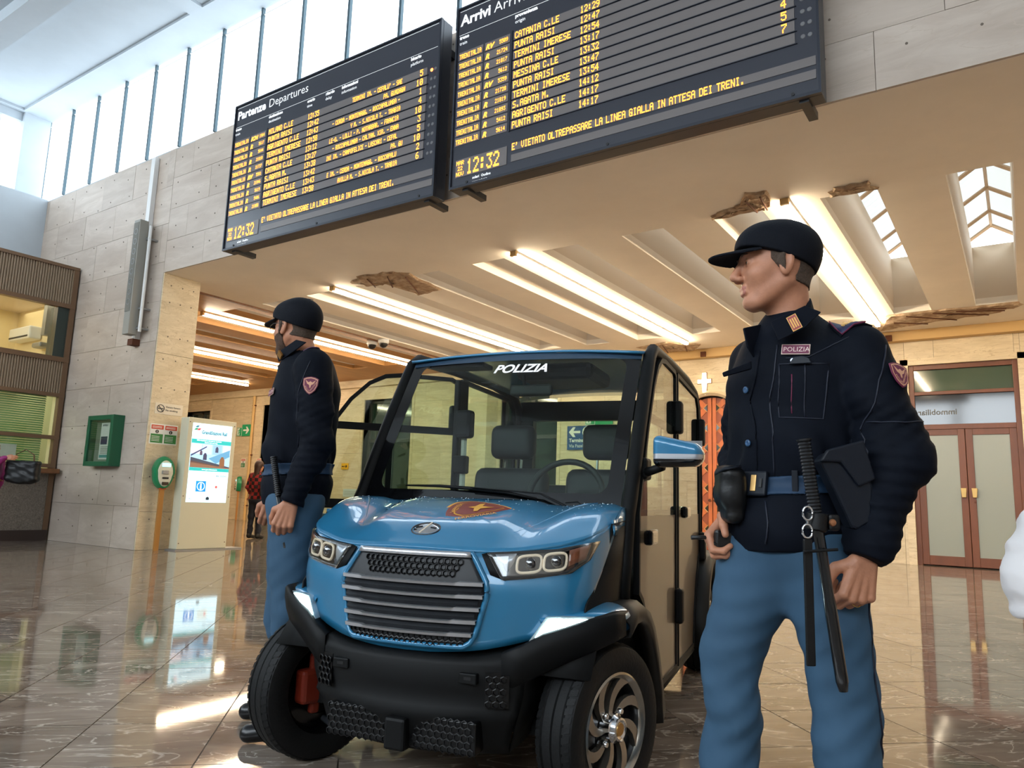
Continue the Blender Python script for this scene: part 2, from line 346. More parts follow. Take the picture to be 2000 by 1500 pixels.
# spandrels round the arch
for sgn in (-1, 1):
    m_ = MB(); pts = [(ARX + sgn * ARR, ARZ + ARR)] + [(ARX + sgn * ARR * math.cos(t), ARZ + ARR * math.sin(t)) for t in np.linspace(0, math.pi / 2, 14)]
    Mx = basis((0, YB + .03, 0), (1, 0, 0), (0, 0, 1)); m_.prism(pts, .03, Mx); o = m_.build('stone_slab', MATS['travertine_back'], wb)
for h in OPN:
    d = tag(MB().box((h[0], YB + .28, 0), (h[1], YB + .3, h[3])).build('door_3', mat('dark_green_glass', (34, 52, 44), .08, spec=.8)), kind='structure')
    m_ = MB(); m_.box((h[0], YB + .22, 0), (h[0] + .09, YB + .3, h[3])); m_.box((h[1] - .09, YB + .22, 0), (h[1], YB + .3, h[3])); m_.box((h[0], YB + .22, h[3] - .09), (h[1], YB + .3, h[3])); m_.box(((h[0] + h[1]) / 2 - .06, YB + .22, 0), ((h[0] + h[1]) / 2 + .06, YB + .3, h[3])); m_.box((h[0], YB + .22, 2.7), (h[1], YB + .3, 2.8))
    m_.build('door_frame', mat('alu_frame', (70, 72, 70), .4, .5), d)
    for (a, c) in ((h[0] - .1, h[0]), (h[1], h[1] + .1)): box('stone_jamb', (a, YB - .02, 0), (c, YB + .3, h[3]), MATS['travertine_back'], d)
    box('stone_lintel', (h[0] - .1, YB - .02, h[3]), (h[1] + .1, YB + .3, h[3] + .1), MATS['travertine_back'], d)
tag(box('trim_1', (-13.05, 16.45, 0), (-12.1, YB, ZC), MATS['travertine_back']), kind='structure')
tr = tag(box('trim_2', (-12.1, 16.8, 4.5), (6.5, YB, ZC), MATS['gold_trim']), kind='structure')
tr2 = tag(box('trim_3', (-29, 16.86, 4.46), (-13.05, YB, ZC), MATS['travertine_back']), kind='structure')
for x in (-6.05, -2.1, 1.9): box('bracket', (x - .06, 16.74, 4.5), (x + .06, 16.8, 4.62), MATS['rust'], tr)
# ---- arcade ceiling with the skylight shafts
CO = [(-.49 - 1.31 * k, -.49 - 1.31 * k + .62) for k in range(-4, 22)]; CY0, CY1 = 9.03, 15.25; XWD = -12.62
def ceil_rects(x0, x1, y0, y1):
    R = [(x0, x1, y0, y1)]
    for (a, b) in CO: R = subtract(R, (a, b, CY0, CY1))
    return R
def ceil(name, x0, x1, y0, y1, m):
    b = MB()
    for (a, c, d, e) in ceil_rects(x0, x1, y0, y1): b.box((a, d, ZC), (c, e, ZC + .12))
    return tag(b.build(name, m), kind='structure')
ce = ceil('ceiling', XWD, 6.5, YW + .031, YB + .3, MATS['ceil_paint'])
ce2 = ceil('ceiling', -29, XWD, 7.5, YB + .3, MATS['ceil_wood'])
tag(box('trim_4', (XWD - .03, 7.5, ZC - .03), (XWD + .03, YB, ZC), MATS['brown_wood']), kind='structure')
ZT = 5.78; polyc = translucent('polycarbonate', (.27, .26, .24), .6)
def shaft_mesh(wood):
    b = MB(); w = .62; t = .04; L = CY1 - CY0
    z = .12; b.box((-t, 0, z), (0, L, ZT - ZC), 0); b.box((w, 0, z), (w + t, L, ZT - ZC), 0); b.box((-t, -t, z), (w + t, 0, ZT - ZC), 0); b.box((-t, L, z), (w + t, L + t, ZT - ZC), 0); return b
def lantern_mesh(): # gabled lantern of corrugated translucent sheets over the front part of a shaft
    b = MB(); w = .62; n = 60; y1 = 6.5
    for s in (0, 1):
        G = []
        for i in range(n + 1):
            y = -.1 + y1 * i / n; h = .022 * (1 if i % 2 else -1)
            xa = -.08 if s == 0 else w + .08
            G.append([(xa, y, ZT - ZC + .16 + h), (w / 2, y, ZT - ZC + .42 + h)])
        b.grid(G)
    return b
def rafters(): 
    b = MB(); w = .62
    for y in (0, 1.1, 2.2, 3.3, 4.4, 5.5, 6.3):
        for s in (-1, 1): b.tube([(w / 2 + s * .38, y, ZT - ZC + .13), (w / 2, y, ZT - ZC + .39)], .034, 4)
    b.tube([(w / 2, -.1, ZT - ZC + .39), (w / 2, 6.4, ZT - ZC + .39)], .024, 4); return b
first = None
for (a, c) in CO:
    par = ce if a > XWD - .3 else ce2
    if first is None:
        first = [shaft_mesh(0).build('skylight_shaft', MATS['shaft_white'], par), lantern_mesh().build('corrugated_lantern', polyc, par), rafters().build('lantern_rafter', mat('rafter', (168, 140, 110), .7), par)]
        oo = first
    else:
        oo = [o.copy() for o in first]; [COL.objects.link(o) for o in oo]
    for o in oo: o.parent = par; o.location = (a, CY0, ZC)
# spalled concrete
def spall(pts, depth, seed, bars=3, name='trim_5'):
    r_ = random.Random(seed); cx = sum(p[0] for p in pts) / len(pts); cy = sum(p[1] for p in pts) / len(pts); N = len(pts)
    ring = []
    for i in range(N):
        a, b2 = pts[i], pts[(i + 1) % N]
        for t in np.linspace(0, 1, 6)[:-1]: ring.append((a[0] + (b2[0] - a[0]) * t + r_.uniform(-.03, .03), a[1] + (b2[1] - a[1]) * t + r_.uniform(-.03, .03)))
    b = MB(); G = []
    for k, s in enumerate((1.0, .93, .78, .55, .3, .08)):
        G.append([(cx + (x - cx) * s + r_.uniform(-.015, .015), cy + (y - cy) * s + r_.uniform(-.015, .015), ZC - (.002, .020, .008, .022, .006, .018)[k] - (0 if k == 0 else r_.uniform(0, .022))) for x, y in ring + ring[:1]])
    b.grid(G); o = b.build(name, MATS['rubble'], smooth=False); tag(o, kind='structure')
    for k in range(bars):
        t = (k + 1) / (bars + 1); i = int(t * len(ring) / 2); p, q = ring[i], ring[-i - 1]
        MB().tube([(cx + (p[0] - cx) * .8, cy + (p[1] - cy) * .8, ZC - .05), (cx + (q[0] - cx) * .8, cy + (q[1] - cy) * .8, ZC - .055)], .011, 5).build('rebar', MATS['rust'], o)
spall([(-9.55, 8.78), (-9.09, 8.60), (-8.52, 8.66), (-8.22, 8.9), (-8.42, 9.9), (-8.95, 10.0), (-9.02, 9.12), (-9.4, 9.1)], .06, 1)
spall([(-2.78, 8.86), (-2.52, 8.42), (-2.26, 8.5), (-2.33, 8.95), (-2.55, 9.0)], .05, 2, 2)
spall([(-2.3, 16.6), (-1.95, 15.30), (-1.25, 15.27), (-.5, 15.27), (.12, 15.27), (.22, 15.5), (-.3, 16.0), (-1.2, 16.15)], .05, 3, 5)
spall([(-7.4, 16.0), (-6.55, 15.7), (-5.9, 16.25), (-6.25, 16.75), (-6.95, 16.75)], .05, 4, 2)
spall([(-1.7, 8.99), (-1.62, 8.80), (-1.25, 8.78), (-1.17, 8.99)], .04, 5, 0)
spall([(-3.15, 8.99), (-2.95, 8.8), (-2.7, 8.78), (-2.5, 8.99)], .04, 6, 0)
# ---- clerestory of the hall
cl = tag(MB().box((-17.3, YW + .0, 6.98), (6.5, YW + .3, 7.0)).build('window_1', MATS['white_plaster']), kind='structure')
pm = MB().box((0, 0, 0), (1.0, .012, 1.9)); k = 0
xs = list(np.arange(-17.226, 6.5, 1.0475)); pane0 = None
for i, x in enumerate(xs[:-1]):
    if pane0 is None: pane0 = pm.build('window_pane', MATS['pane_glow'], cl); o = pane0
    else: o = pane0.copy(); COL.objects.link(o)
    o.location = (x + .024, YW + .02, 7.0); o.parent = cl
    m_ = box('mullion', (x - .022, YW - .03, 7.0), (x + .022, YW + .05, 8.9), MATS['window_steel'], cl)
box('window_frame', (-17.3, YW - .005, 8.78), (6.5, YW + .02, 8.8), MATS['white_metal'], cl)
# far (left) end wall with its window
we = MB().box((-17.5, -9, 0), (-17.3, 6.62, 6.9)); we.box((-17.5, 6.34, 6.9), (-17.3, 6.9, 8.9)); we.box((-17.5, -9, 8.72), (-17.3, 6.4, 8.9))
wl = tag(we.build('wall_left', MATS['white_plaster']), kind='structure')
we2 = tag(MB().box((-17.44, -9, 6.9), (-17.42, 6.36, 8.74)).build('window_2', MATS['pane_glow']), kind='structure')
for y in np.arange(-8.5, 6.3, 2.4): box('mullion', (-17.44, y - .025, 6.9), (-17.36, y + .025, 8.74), MATS['white_metal'], we2)
tag(box('trim_6', (-17.72, 6.3, 5.0), (-17.2, 6.82, 8.9), MATS['white_plaster']), kind='structure')
tag(box('trim_7', (-17.3, 5.9, 5.0), (-16.85, 6.82, 7.02), MATS['white_plaster']), kind='structure')
# hall ceiling: field panels a little higher than the margin
hc = MB().box((-17.5, -9, ZH + .05), (6.5, YW + .3, ZH + .2)); hc.box((-17.5, 6.25, ZH), (6.5, YW + .3, ZH + .05))
for x in (-17.5, -11.1, -4.9, 1.3): hc.box((x, -9, ZH), (x + .35, 6.25, ZH + .05))
for (a, b2) in ((4.5, 4.9), (-1.2, -.8), (-9, -6.2)): hc.box((-17.5, a, ZH - .18), (6.5, b2, ZH + .05))
tag(hc.build('ceiling', MATS['white_plaster']), kind='structure')
# wall behind the camera: unseen, closed low down and open above to shape the light; right wall
wr = MB()
for x in np.arange(-17.5, 6.6, 3.0): wr.box((x - .2, -9.3, 0), (x + .2, -9.0, 9))
wr.box((-17.5, -9.3, 7.9), (6.5, -9, 9)); wr.box((-17.5, -9.3, 0), (6.5, -9, 4.6)); tag(wr.build('wall_rear', MATS['white_plaster']), kind='structure')
tag(MB().box((6.5, -9.3, 0), (6.7, 17.3, 9)).build('wall_right', MATS['travertine_hall']), kind='structure')
tag(MB().box((-29.2, 7.5, 0), (-29, 17.3, 5)).build('wall_far', MATS['travertine_back']), kind='structure')
tag(MB().box((-29, 7.4, 0), (-17.3, 7.5, 5)).build('wall_near', MATS['travertine_back']), kind='structure')
# ---- arched double door
ad = tag(bpy.data.objects.new('door_2', None), kind='structure'); COL.objects.link(ad); ad.location = (ARX, YB + .12, 0)
def archz(x): return ARZ + math.sqrt(max(0, (ARR - .01) ** 2 - x * x))
ow = mat('orange_wood', (196, 104, 46), .38, noise=.35, nscale=5, stretch=(1, 1, .25)); ow2 = mat('orange_wood_dark', (150, 74, 32), .4, noise=.3, nscale=5, stretch=(1, 1, .25)); dgl = mat('dark_pane', (58, 52, 40), .08)
for s in (-1, 1):
    xs_ = np.linspace(.008, ARR - .02, 12); poly = [(s * xs_[0], .02), (s * xs_[-1], .02)] + [(s * x, archz(x) - .02) for x in xs_[::-1]]
    if s < 0: poly = poly[::-1]
    lf = MB().prism(poly, -.05, basis((0, 0, 0), (1, 0, 0), (0, 0, 1))).build('door_leaf', ow2, ad)
    for (a, c) in ((.01, .10), (ARR - .12, ARR - .03)):
        zt = min(archz(a), archz(c)) - .03; x0, x1 = sorted((s * a, s * c)); box('stile', (x0, -.02, .03), (x1, 0.0, zt), ow, lf)
    w = ARR - .23; xc_ = s * (.11 + w / 2); pz = .47; dh = .075
    for k in range(8):
        zc = .26 + k * pz
        for (ex, zz, half) in ((0, zc, 0), (-1, zc + pz / 2, 1), (1, zc + pz / 2, 1)):
            cx = xc_ + ex * w / 2
            if zz + .1 > archz(abs(cx)) : continue
            if half: poly = [(cx, zz - dh), (cx - ex * dh, zz), (cx, zz + dh)]; fr = [(cx, zz - dh - .03), (cx - ex * (dh + .03), zz), (cx, zz + dh + .03)]
            else: poly = [(cx, zz - dh), (cx + dh, zz), (cx, zz + dh), (cx - dh, zz)]; fr = [(cx, zz - dh - .03), (cx + dh + .03, zz), (cx, zz + dh + .03), (cx - dh - .03, zz)]
            MB().prism(poly, .012, basis((0, -.018, 0), (1, 0, 0), (0, 0, 1))).build('diamond_pane', dgl, lf)
            n = len(fr)
            mm = MB()
            for i in range(n): 
                if half and i == n - 1: continue
                a, c = poly[i], fr[i]; b2, d = poly[(i + 1) % n], fr[(i + 1) % n]
                mm.add([(a[0], -.02, a[1]), (c[0], -.03, c[1]), (d[0], -.03, d[1]), (b2[0], -.02, b2[1])], [(0, 1, 2, 3)])
            mm.build('pane_moulding', mat('pale_moulding', (205, 150, 92), .4), lf)
        # diagonal boards between the panes
        for (sx, sz) in ((1, 1), (1, -1), (-1, 1), (-1, -1)):
            a = (xc_ + sx * (dh + .035) * .5, zc + sz * (dh + .035) * .5); t = w / 2 - (dh + .035) * .5
            c = (xc_ + sx * w / 2 * .98, zc + sz * (pz / 2) * .0 + sz * t)
            L = min(t, .15)
            e = (a[0] + sx * L, a[1] + sz * L)
            if e[1] > archz(abs(e[0])) - .08 or e[1] < .1: continue
            nx, nz = -sz * .045, sx * .045
            MB().add([(a[0] - nx, -.004, a[1] - nz), (a[0] + nx, -.004, a[1] + nz), (e[0] + nx, -.004, e[1] + nz), (e[0] - nx, -.004, e[1] - nz), (a[0] - nx, -.02, a[1] - nz), (a[0] + nx, -.02, a[1] + nz), (e[0] + nx, -.02, e[1] + nz), (e[0] - nx, -.02, e[1] - nz)], [(4, 5, 6, 7), (0, 1, 5, 4), (1, 2, 6, 5), (2, 3, 7, 6), (3, 0, 4, 7)]).build('diagonal_board', ow, lf)
    k_ = MB().lathe([(0, .05), (.03, .045), (.035, .02), (.015, 0)], 12, Matrix.Translation((s * .06, -.03, 1.15)) @ Matrix.Rotation(math.pi / 2, 4, 'X')).build('door_knob', MATS['rust'], lf)
ring = []
for t in np.linspace(0, math.pi, 32): ring.append((ARX + (ARR + .06) * math.cos(t), YB - .02, ARZ + (ARR + .06) * math.sin(t)))
ring = [(ARX + ARR + .06, YB - .02, 0)] + ring + [(ARX - ARR - .06, YB - .02, 0)]
tag(MB().tube(ring, .06, 4).build('trim_8', MATS['travertine_back']), kind='structure')
tag(box('wall_sky_block', (-2.2, YB + .32, -.2), (.5, YB + .36, 4.4), MATS['black']), kind='structure')  # added black panels behind the doors, block sky light at the gaps
tag(box('wall_sky_block', (ARX - 1, YB + .25, 0), (ARX + 1, YB + .3, 4), MATS['black']), kind='structure')
# ---- double door at the right
dr = tag(bpy.data.objects.new('door_1', None), kind='structure'); COL.objects.link(dr); dr.location = (0, YB, 0)
dw = mat('door_wood', (112, 66, 42), .4, noise=.25, nscale=3, stretch=(1, 1, .2)); frost = mat('frosted_panel', (146, 152, 142), .35, spec=.6); tg = mat('transom_glass', (70, 88, 74), .06, spec=.9)
X0, X1 = -1.78, .05
m_ = MB(); m_.box((X0 - .02, .04, 0), (X0 + .07, .16, 4.0)); m_.box((X1 - .07, .04, 0), (X1 + .02, .16, 4.0)); m_.box((X0 + .07, .042, 3.9), (X1 - .07, .158, 4.0)); m_.box((X0 + .07, .045, 3.38), (X1 - .07, .155, 3.45)); m_.box((X0 + .07, .045, 2.68), (X1 - .07, .155, 2.78)); m_.build('door_frame', dw, dr, bevel=.006)
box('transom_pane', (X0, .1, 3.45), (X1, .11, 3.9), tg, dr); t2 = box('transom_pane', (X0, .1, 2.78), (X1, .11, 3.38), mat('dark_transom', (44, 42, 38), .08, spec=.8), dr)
text('reflected_lettering', 'immobiliare', .16, mat('letter_reflection', (84, 82, 76), .4), t2, basis((-.98, .098, 2.98), (-1, 0, 0), (0, 0, 1)), bold=.003)  # mirror image of a sign in the glass, put in as grey letters
for i, (a, c) in enumerate(((X0 + .07, -.875), (-.865, X1 - .07))):
    lf = MB(); lf.box((a, .06, .02), (a + .12, .11, 2.68)); lf.box((c - .12, .06, .02), (c, .11, 2.68)); lf.box((a + .12, .062, .02), (c - .12, .108, .2)); lf.box((a + .12, .062, 2.56), (c - .12, .108, 2.68))
    lf = lf.build('door_leaf', dw, dr, bevel=.005); box('frosted_panel', (a + .11, .08, .18), (c - .11, .09, 2.58), frost, lf)
    hx = c - .07 if i == 0 else a + .07; pl = [(-.05, .09), (.05, .09), (.035, -.09), (-.035, -.09)]
    if i == 1: hx += .03
    MB().prism(pl[::-1], .05, basis((hx, .055, 1.43), (1, 0, 0), (0, 0, 1))).build('door_pull', mat('brass', (206, 170, 104), .3, .5), lf, bevel=.006)
    if i: MB().lathe([(0, .01), (.02, .01), (.02, 0)], 10, Matrix.Translation((hx, .05, 1.25)) @ Matrix.Rotation(math.pi / 2, 4, 'X')).build('keyhole', MATS['rust'], lf)
for (a, c) in ((X0 - .16, X0 - .02), (X1 + .02, X1 + .16)): box('stone_jamb', (a, -.025, 0), (c, .2, 4.12), MATS['travertine_back'], dr)
box('stone_lintel', (X0 - .16, -.025, 4.0), (X1 + .16, .2, 4.13), MATS['travertine_back'], dr)
# ---- fluorescent tubes under the ceiling
for x in (-2.16, -6.10, -10.03, -13.95, -17.95, -21.95, 1.8):
    n_ = {-2.16: 'nearest the right-hand skylights, above the cap of the near officer', -6.10: 'ending above the cross and arched door', -10.03: 'starting beside the broken plaster above the car', -13.95: 'first on the wooden ceiling, behind the cap of the far officer', -17.95: 'second on the wooden ceiling', -21.95: 'furthest away on the wooden ceiling', 1.8: 'outermost to the right, beyond the last open skylight'}[x]
    t = thing('ceiling_lamp', 'long glowing fluorescent tube, ' + n_, 'lamp', (x, 8.85, ZC), 0, 'fluorescent tubes')
    box('tube', (-.040, 0, -.085), (.040, 7.0, -.038), MATS['tube_glow'], t, bevel=.012); box('lamp_housing', (-.046, 0.0, -.038), (.046, 7.0, -.001), MATS['white_metal'], t)
    box('end_cap', (-.05, -.05, -.08), (.05, -.001, -.005), MATS['gold_trim'], t)
# ================================================================== DEPARTURE AND ARRIVAL BOARDS
F5 = {}
for l in """A 0E11111F111111 ; B 1E11111E11111E ; C 0E11101010110E ; D 1E11111111111E ; E 1F10101E10101F ; F 1F10101E101010 ; G 0E11101713110F ; H 1111111F111111 ; I 0E04040404040E ; J 0101010101110E ; L 1010101010101F ; K 11121418141211 ; M 111B1515111111 ; N 11191915131311 ; O 0E11111111110E ; P 1E11111E101010 ; Q 0E11111115120D ; R 1E11111E141211 ; S 0F10100E01011E ; T 1F040404040404 ; U 1111111111110E ; V 11111111110A04 ; X 11110A040A1111 ; Z 1F01020408101F ; Y 1111110A040404 ; 0 0E11131519110E ; 1 040C040404040E ; 2 0E11010204081F ; 3 1F02040201110E ; 4 02060A121F0202 ; 5 1F101E0101110E ; 6 0608101E11110E ; 7 1F010204080808 ; 8 0E11110E11110E ; 9 0E11110F01020C ; - 0000001F000000 ; . 00000000000C0C ; : 000C0C000C0C00 ; ' 0C040800000000""".split(' ; '):
    k, v = l.strip().split(' '); F5[k] = [int(v[i:i + 2], 16) for i in range(0, 14, 2)]
def dots(mb, s, x, z, h, w=None, cw=1.0):
    """dot-matrix text: baseline left at (x, z); cap height h; in the plane facing -y"""
    p = h / 7.0; px = p * cw; cx = x
    for ch in s:
        if ch == ' ': cx += px * 4.6; continue
        g = F5.get(ch)
        if g is None: cx += px * 5; continue
        for r in range(7):
            c = 0
            while c < 5:
                if g[r] >> (4 - c) & 1:
                    c2 = c
                    while c2 < 4 and g[r] >> (4 - c2 - 1) & 1: c2 += 1
                    mb.add([(cx + c * px, 0, z + (6 - r) * p), (cx + (c2 + 1) * px, 0, z + (6 - r) * p), (cx + (c2 + 1) * px, 0, z + (7 - r) * p + p * .05), (cx + c * px, 0, z + (7 - r) * p + p * .05)], [(0, 1, 2, 3)]); c = c2 + 1
                else: c += 1
        cx += px * 6
    return cx
mat('board_body', (40, 44, 54), .38, .2); mat('board_face', (44, 46, 56), .3, spec=.7); mat('led_strip', (112, 106, 104), .35); mat('led', (255, 150, 50), .5, emit=(255, 130, 30), es=3.2); mat('led_core', (255, 150, 50), .5, emit=(255, 152, 48), es=2.3); mat('board_white', (228, 230, 232), .5, emit=(228, 230, 232), es=.35)
BW, BH = 4.14, 2.34; YF = 6.4
def board(x0, zt, label, titles, rows, depart):
    t = thing('display_board', label, 'board', (x0 + BW / 2, YF, zt - BH), 0, 'train boards'); B = lambda n, a, b, m, p=t, bv=0: box(n, (a[0] - BW / 2, a[1], BH - b[2]), (b[0] - BW / 2, b[1], BH - a[2]), m, p, bv)
    B('housing', (0, .02, 0), (BW, .2, BH), MATS['board_body'], bv=.01); f = B('front_panel', (.02, .0, .02), (BW - .02, .018, BH - .03), MATS['board_face'])
    for a, b in (((0, -.02, 0), (BW, .02, .022)), ((0, -.02, BH - .03), (BW, .02, BH)), ((0, -.02, .02), (.022, .02, BH - .03)), ((BW - .022, -.02, .02), (BW, .02, BH - .03))): B('frame', a, b, MATS['board_body'])
    B('rule', (.04, -.002, .045), (BW - .06, 0, .05), MATS['board_white']); B('rule', (.04, -.002, .362), (BW - .06, 0, .366), MATS['board_white'])
    Mx = lambda x, z: basis((x - BW / 2, -.0015, BH - z), (1, 0, 0), (0, 0, 1))
    text('title', titles[0], .19, MATS['board_white'], t, Mx(.06, .24), bold=.006); text('title', titles[1], .19, MATS['board_white'], t, Mx(titles[2], .24), bold=-.001)
    for x, a, b in titles[3]: text('heading', a, .062, MATS['board_white'], t, Mx(x, .42), bold=.003); text('heading', b, .062, MATS['board_white'], t, Mx(x, .495))
    L = MB()
    for k, r in enumerate(rows):
        zb = .69 + .1225 * k
        for (a, b) in ((.05, .415), (.44, .80), (.85, 3.93)): B('display_strip', (a, -.006, zb - .092), (b, 0, zb + .012), MATS['led_strip'])
        B('divider', (.845, -.012, zb + .012), (3.95, 0, zb + .02), MATS['board_body'])
        tx, num, name, tm_, info, plat, cat = r
        dots(L, 'TRENITALIA', .065 - BW / 2, BH - zb, .062, cw=.62); dots(L, num, .785 - len(num) * .033 - BW / 2, BH - zb + .012, .05, cw=.72)
        dots(L, name, .87 - BW / 2, BH - zb, .082, cw=.72); dots(L, tm_, 1.725 - BW / 2, BH - zb, .082, cw=.68)
        if info: dots(L, info, (3.6 - len(info) * .0365) - BW / 2, BH - zb, .066, cw=.62)
        if plat: dots(L, plat, 3.87 - len(plat) * .055 - BW / 2, BH - zb, .085, cw=.8)
        text('train_class', cat, .088, MATS['led_core'], t, basis((.455 - BW / 2, -.009, BH - zb), (1, 0, 0), (0, 0, 1)), bold=.003, shear=.3)
        for j, x in enumerate((4.0, 4.06)):
            on = depart and k == 0 and j == 0
            MB().lathe([(0, .006), (.018, .005), (.022, 0)], 12, Matrix.Translation((x - BW / 2, -.001, BH - zb + .035)) @ Matrix.Rotation(math.pi / 2, 4, 'X')).build('signal_light', mat('signal_on', (255, 120, 60), .4, emit=(255, 90, 40), es=9) if on else mat('signal_off', (110, 110, 112), .4), t)
    B('column_rule', (.822, -.012, .575), (.838, 0, 1.82), MATS['board_body'])
    for zz in (1.975, 2.105): B('display_strip', (.87, -.006, zz), (4.1, 0, zz + .085), MATS['led_strip'])
    dots(L, "E' VIETATO OLTREPASSARE LA LINEA GIALLA IN ATTESA DEI TRENI.", .88 - BW / 2, BH - 2.055, .082, cw=.64)
    B('clock_display', (.08, -.006, 1.985), (.81, 0, 2.205), MATS['led_strip']); dots(L, '12:32', .245 - BW / 2, BH - 2.19, .18, cw=.62)
    for j, s in enumerate(('MAR', '22', 'NOV')): dots(L, s, .092 + (.02 if j == 1 else 0) - BW / 2, BH - 2.055 - .068 * j, .05, cw=.9)
    L.v = [(a, -.0085, c) for a, b, c in L.v]; L.build('led_lettering', MATS['led_core'], t)
    text('maker_mark', 'solari     udine', .045, MATS['board_white'], t, Mx(.33, 2.265), bold=.001); MB().lathe([(.016, .002), (.010, .002), (.010, 0), (.016, 0)], 16, Matrix.Translation((.475 - BW / 2, -.002, BH - 2.25)) @ Matrix.Rotation(math.pi / 2, 4, 'X')).build('maker_mark', MATS['board_white'], t)
    text('maker_mark', 'www.solari.it', .04, MATS['board_white'], t, Mx(.33, 2.315))
    for x in (.25, 2.07, 3.9): MB().lathe([(0, .008), (.016, .008), (.016, 0)], 8, Matrix.Translation((x - BW / 2, -.001, BH - 2.285)) @ Matrix.Rotation(math.pi / 2, 4, 'X')).build('lock', MATS['black'], t)
    for x in (.15, BW - .2): B('mounting_bracket', (x, .05, BH - .05), (x + .08, .42, BH + .02), MATS['dark_metal']); B('mounting_bracket', (x, .19, .2), (x + .08, .42, .3), MATS['dark_metal'])
    return t
arr = [('', n, c, h, '', p, k) for n, c, h, p, k in [('5509', 'CATANIA C.LE', '12:29', '', 'RV'), ('21724', 'PUNTA RAISI', '12:47', '', 'R'), ('21817', 'TERMINI IMERESE', '12:54', '', 'R'), ('5612', 'PUNTA RAISI', '13:17', '', 'R'), ('5359', 'MESSINA C.LE', '13:32', '', 'RV'), ('21728', 'PUNTA RAISI', '13:47', '', 'R'), ('21819', 'TERMINI IMERESE', '13:54', '4', 'R'), ('21893', 'S.AGATA M.', '14:12', '5', 'R'), ('5412', 'AGRIGENTO C.LE', '14:17', '7', 'R'), ('5614', 'PUNTA RAISI', '14:17', '', 'R')]]
dep = [('', n, c, h, i, p, k) for n, c, h, i, p, k in [('1964', 'MILANO C.LE', '12:35', "TERMINI IM. - CEFALU' - SAE", '5', 'ICN'), ('5617', 'PUNTA RAISI', '12:42', 'PA. GUADAGN', '10', 'R'), ('5644', 'AGRIGENTO C.LE', '12:43', '- CERDA - MONTEMAGG. - ROCCAPALUMBA -', '1', 'R'), ('21810', 'TERMINI IMERESE', '12:58', 'Y M. - S.NICOLA T. - TRABIA', '4', 'R'), ('21737', 'PUNTA RAISI', '13:12', 'LE-O. - LOLLI - P. NOTARBAR. - FRANCIA', '10', 'R'), ('5581', 'CATANIA C.LE', '13:27', '- ROCCAPALUMBA - CALTAN. XIR. - ENNA', '3', 'RV'), ('21846', 'S.AGATA M.', '13:38', 'INI IM. - CAMPOFELICE - LASCARI - CEFAL', '5', 'R'), ('5619', 'PUNTA RAISI', '13:42', 'PA. GU', '10', 'R'), ('5406', 'AGRIGENTO C.LE', '13:43', 'E IM. - CERDA - MONTEMAGG. - ROCCAPALU', '2', 'R'), ('21808', 'TERMINI IMERESE', '13:58', 'AVILLA M. - S.NICOLA T. - TRABIA', '6', 'R')]]
board(-9.75, 6.905, 'dark departures board (Partenze) with orange LED rows, high on the wall', ('Partenze', 'Departures', .80, [(.04, 'treno', 'train'), (.83, 'destinazione', 'destination'), (1.68, 'orario', 'time'), (2.06, 'ritardo', 'delay'), (2.38, 'informazioni', 'information'), (3.64, 'binario', 'platform')]), dep, True)
board(-5.37, 6.92, 'dark arrivals board (Arrivi) with orange LED rows, high on the wall', ('Arrivi', 'Arrivals', .55, [(.05, 'treno', 'train'), (.86, 'provenienza', 'origin'), (1.7, 'orario', 'time'), (2.06, 'ritardo', 'delay'), (3.64, 'binario', 'platform')]), arr, False)
# ================================================================== TICKET BOOTH (left)
XB = -15.0
bt = thing('ticket_booth', 'ticket booth with ribbed beige panels, upper window and granite base, at the left wall', 'booth', (XB, 4, 0))
def bb(n, a, b, m, p=bt, bv=0): return box(n, (a[0] - XB, a[1] - 4, a[2]), (b[0] - XB, b[1] - 4, b[2]), m, p, bv)
Y0, Y1 = -4.0, 6.79
bb('frame', (XB - .08, 6.70, 0.19), (XB + .02, Y1, 5.2), MATS['bronze_frame'])
for z0, z1 in ((5.15, 5.21), (4.38, 4.46), (3.33, 3.42), (2.66, 2.73), (1.86, 1.93), (1.33, 1.40)): bb('frame', (XB - .1, Y0, z0), (XB + .03, Y1, z1), MATS['bronze_frame'])
for z0, z1 in ((4.46, 5.15), (2.73, 3.33)):
    b = MB(); ys = np.arange(Y0, 6.70, .045); G = []
    for y in ys: G += [[(-.03, y - 4, z0), (-.03, y - 4, z1)], [(-.03, y + .02 - 4, z0), (-.03, y + .02 - 4, z1)], [(.0, y + .025 - 4, z0), (.0, y + .025 - 4, z1)], [(.0, y + .04 - 4, z0), (.0, y + .04 - 4, z1)]]
    b.grid(G); tag(b.build('ribbed_panel', MATS['ribbed'], bt), kind='stuff')
bg_ = glass('booth_glass', (.9, .93, .9), .8)
bb('window_pane', (XB - .05, Y0, 3.42), (XB - .04, 6.45, 4.38), bg_); bb('window_jamb', (XB - .3, 6.5, 3.42), (XB - .02, 6.70, 4.38), mat('dark_jamb', (46, 58, 54), .4))
bb('window_pane', (XB - .05, Y0, 1.93), (XB - .04, 6.62, 2.66), bg_); bb('window_pane', (XB - .05, Y0, 1.40), (XB - .04, 6.62, 1.86), bg_)
for y in (2.2, -1): bb('frame', (XB - .08, y, 1.3), (XB + .03, y + .08, 5.2), MATS['bronze_frame'])
bm_ = MB(); z = 1.42
while z < 2.66: bm_.add([(-.12, Y0 - 4, z), (-.12, 6.55 - 4, z), (-.16, 6.55 - 4, z + .035), (-.16, Y0 - 4, z + .035)], [(0, 1, 2, 3)]); z += .042
blind_m = mat('green_blind', (120, 158, 104), .55); tag(bm_.build('window_blind', blind_m, bt), kind='stuff')
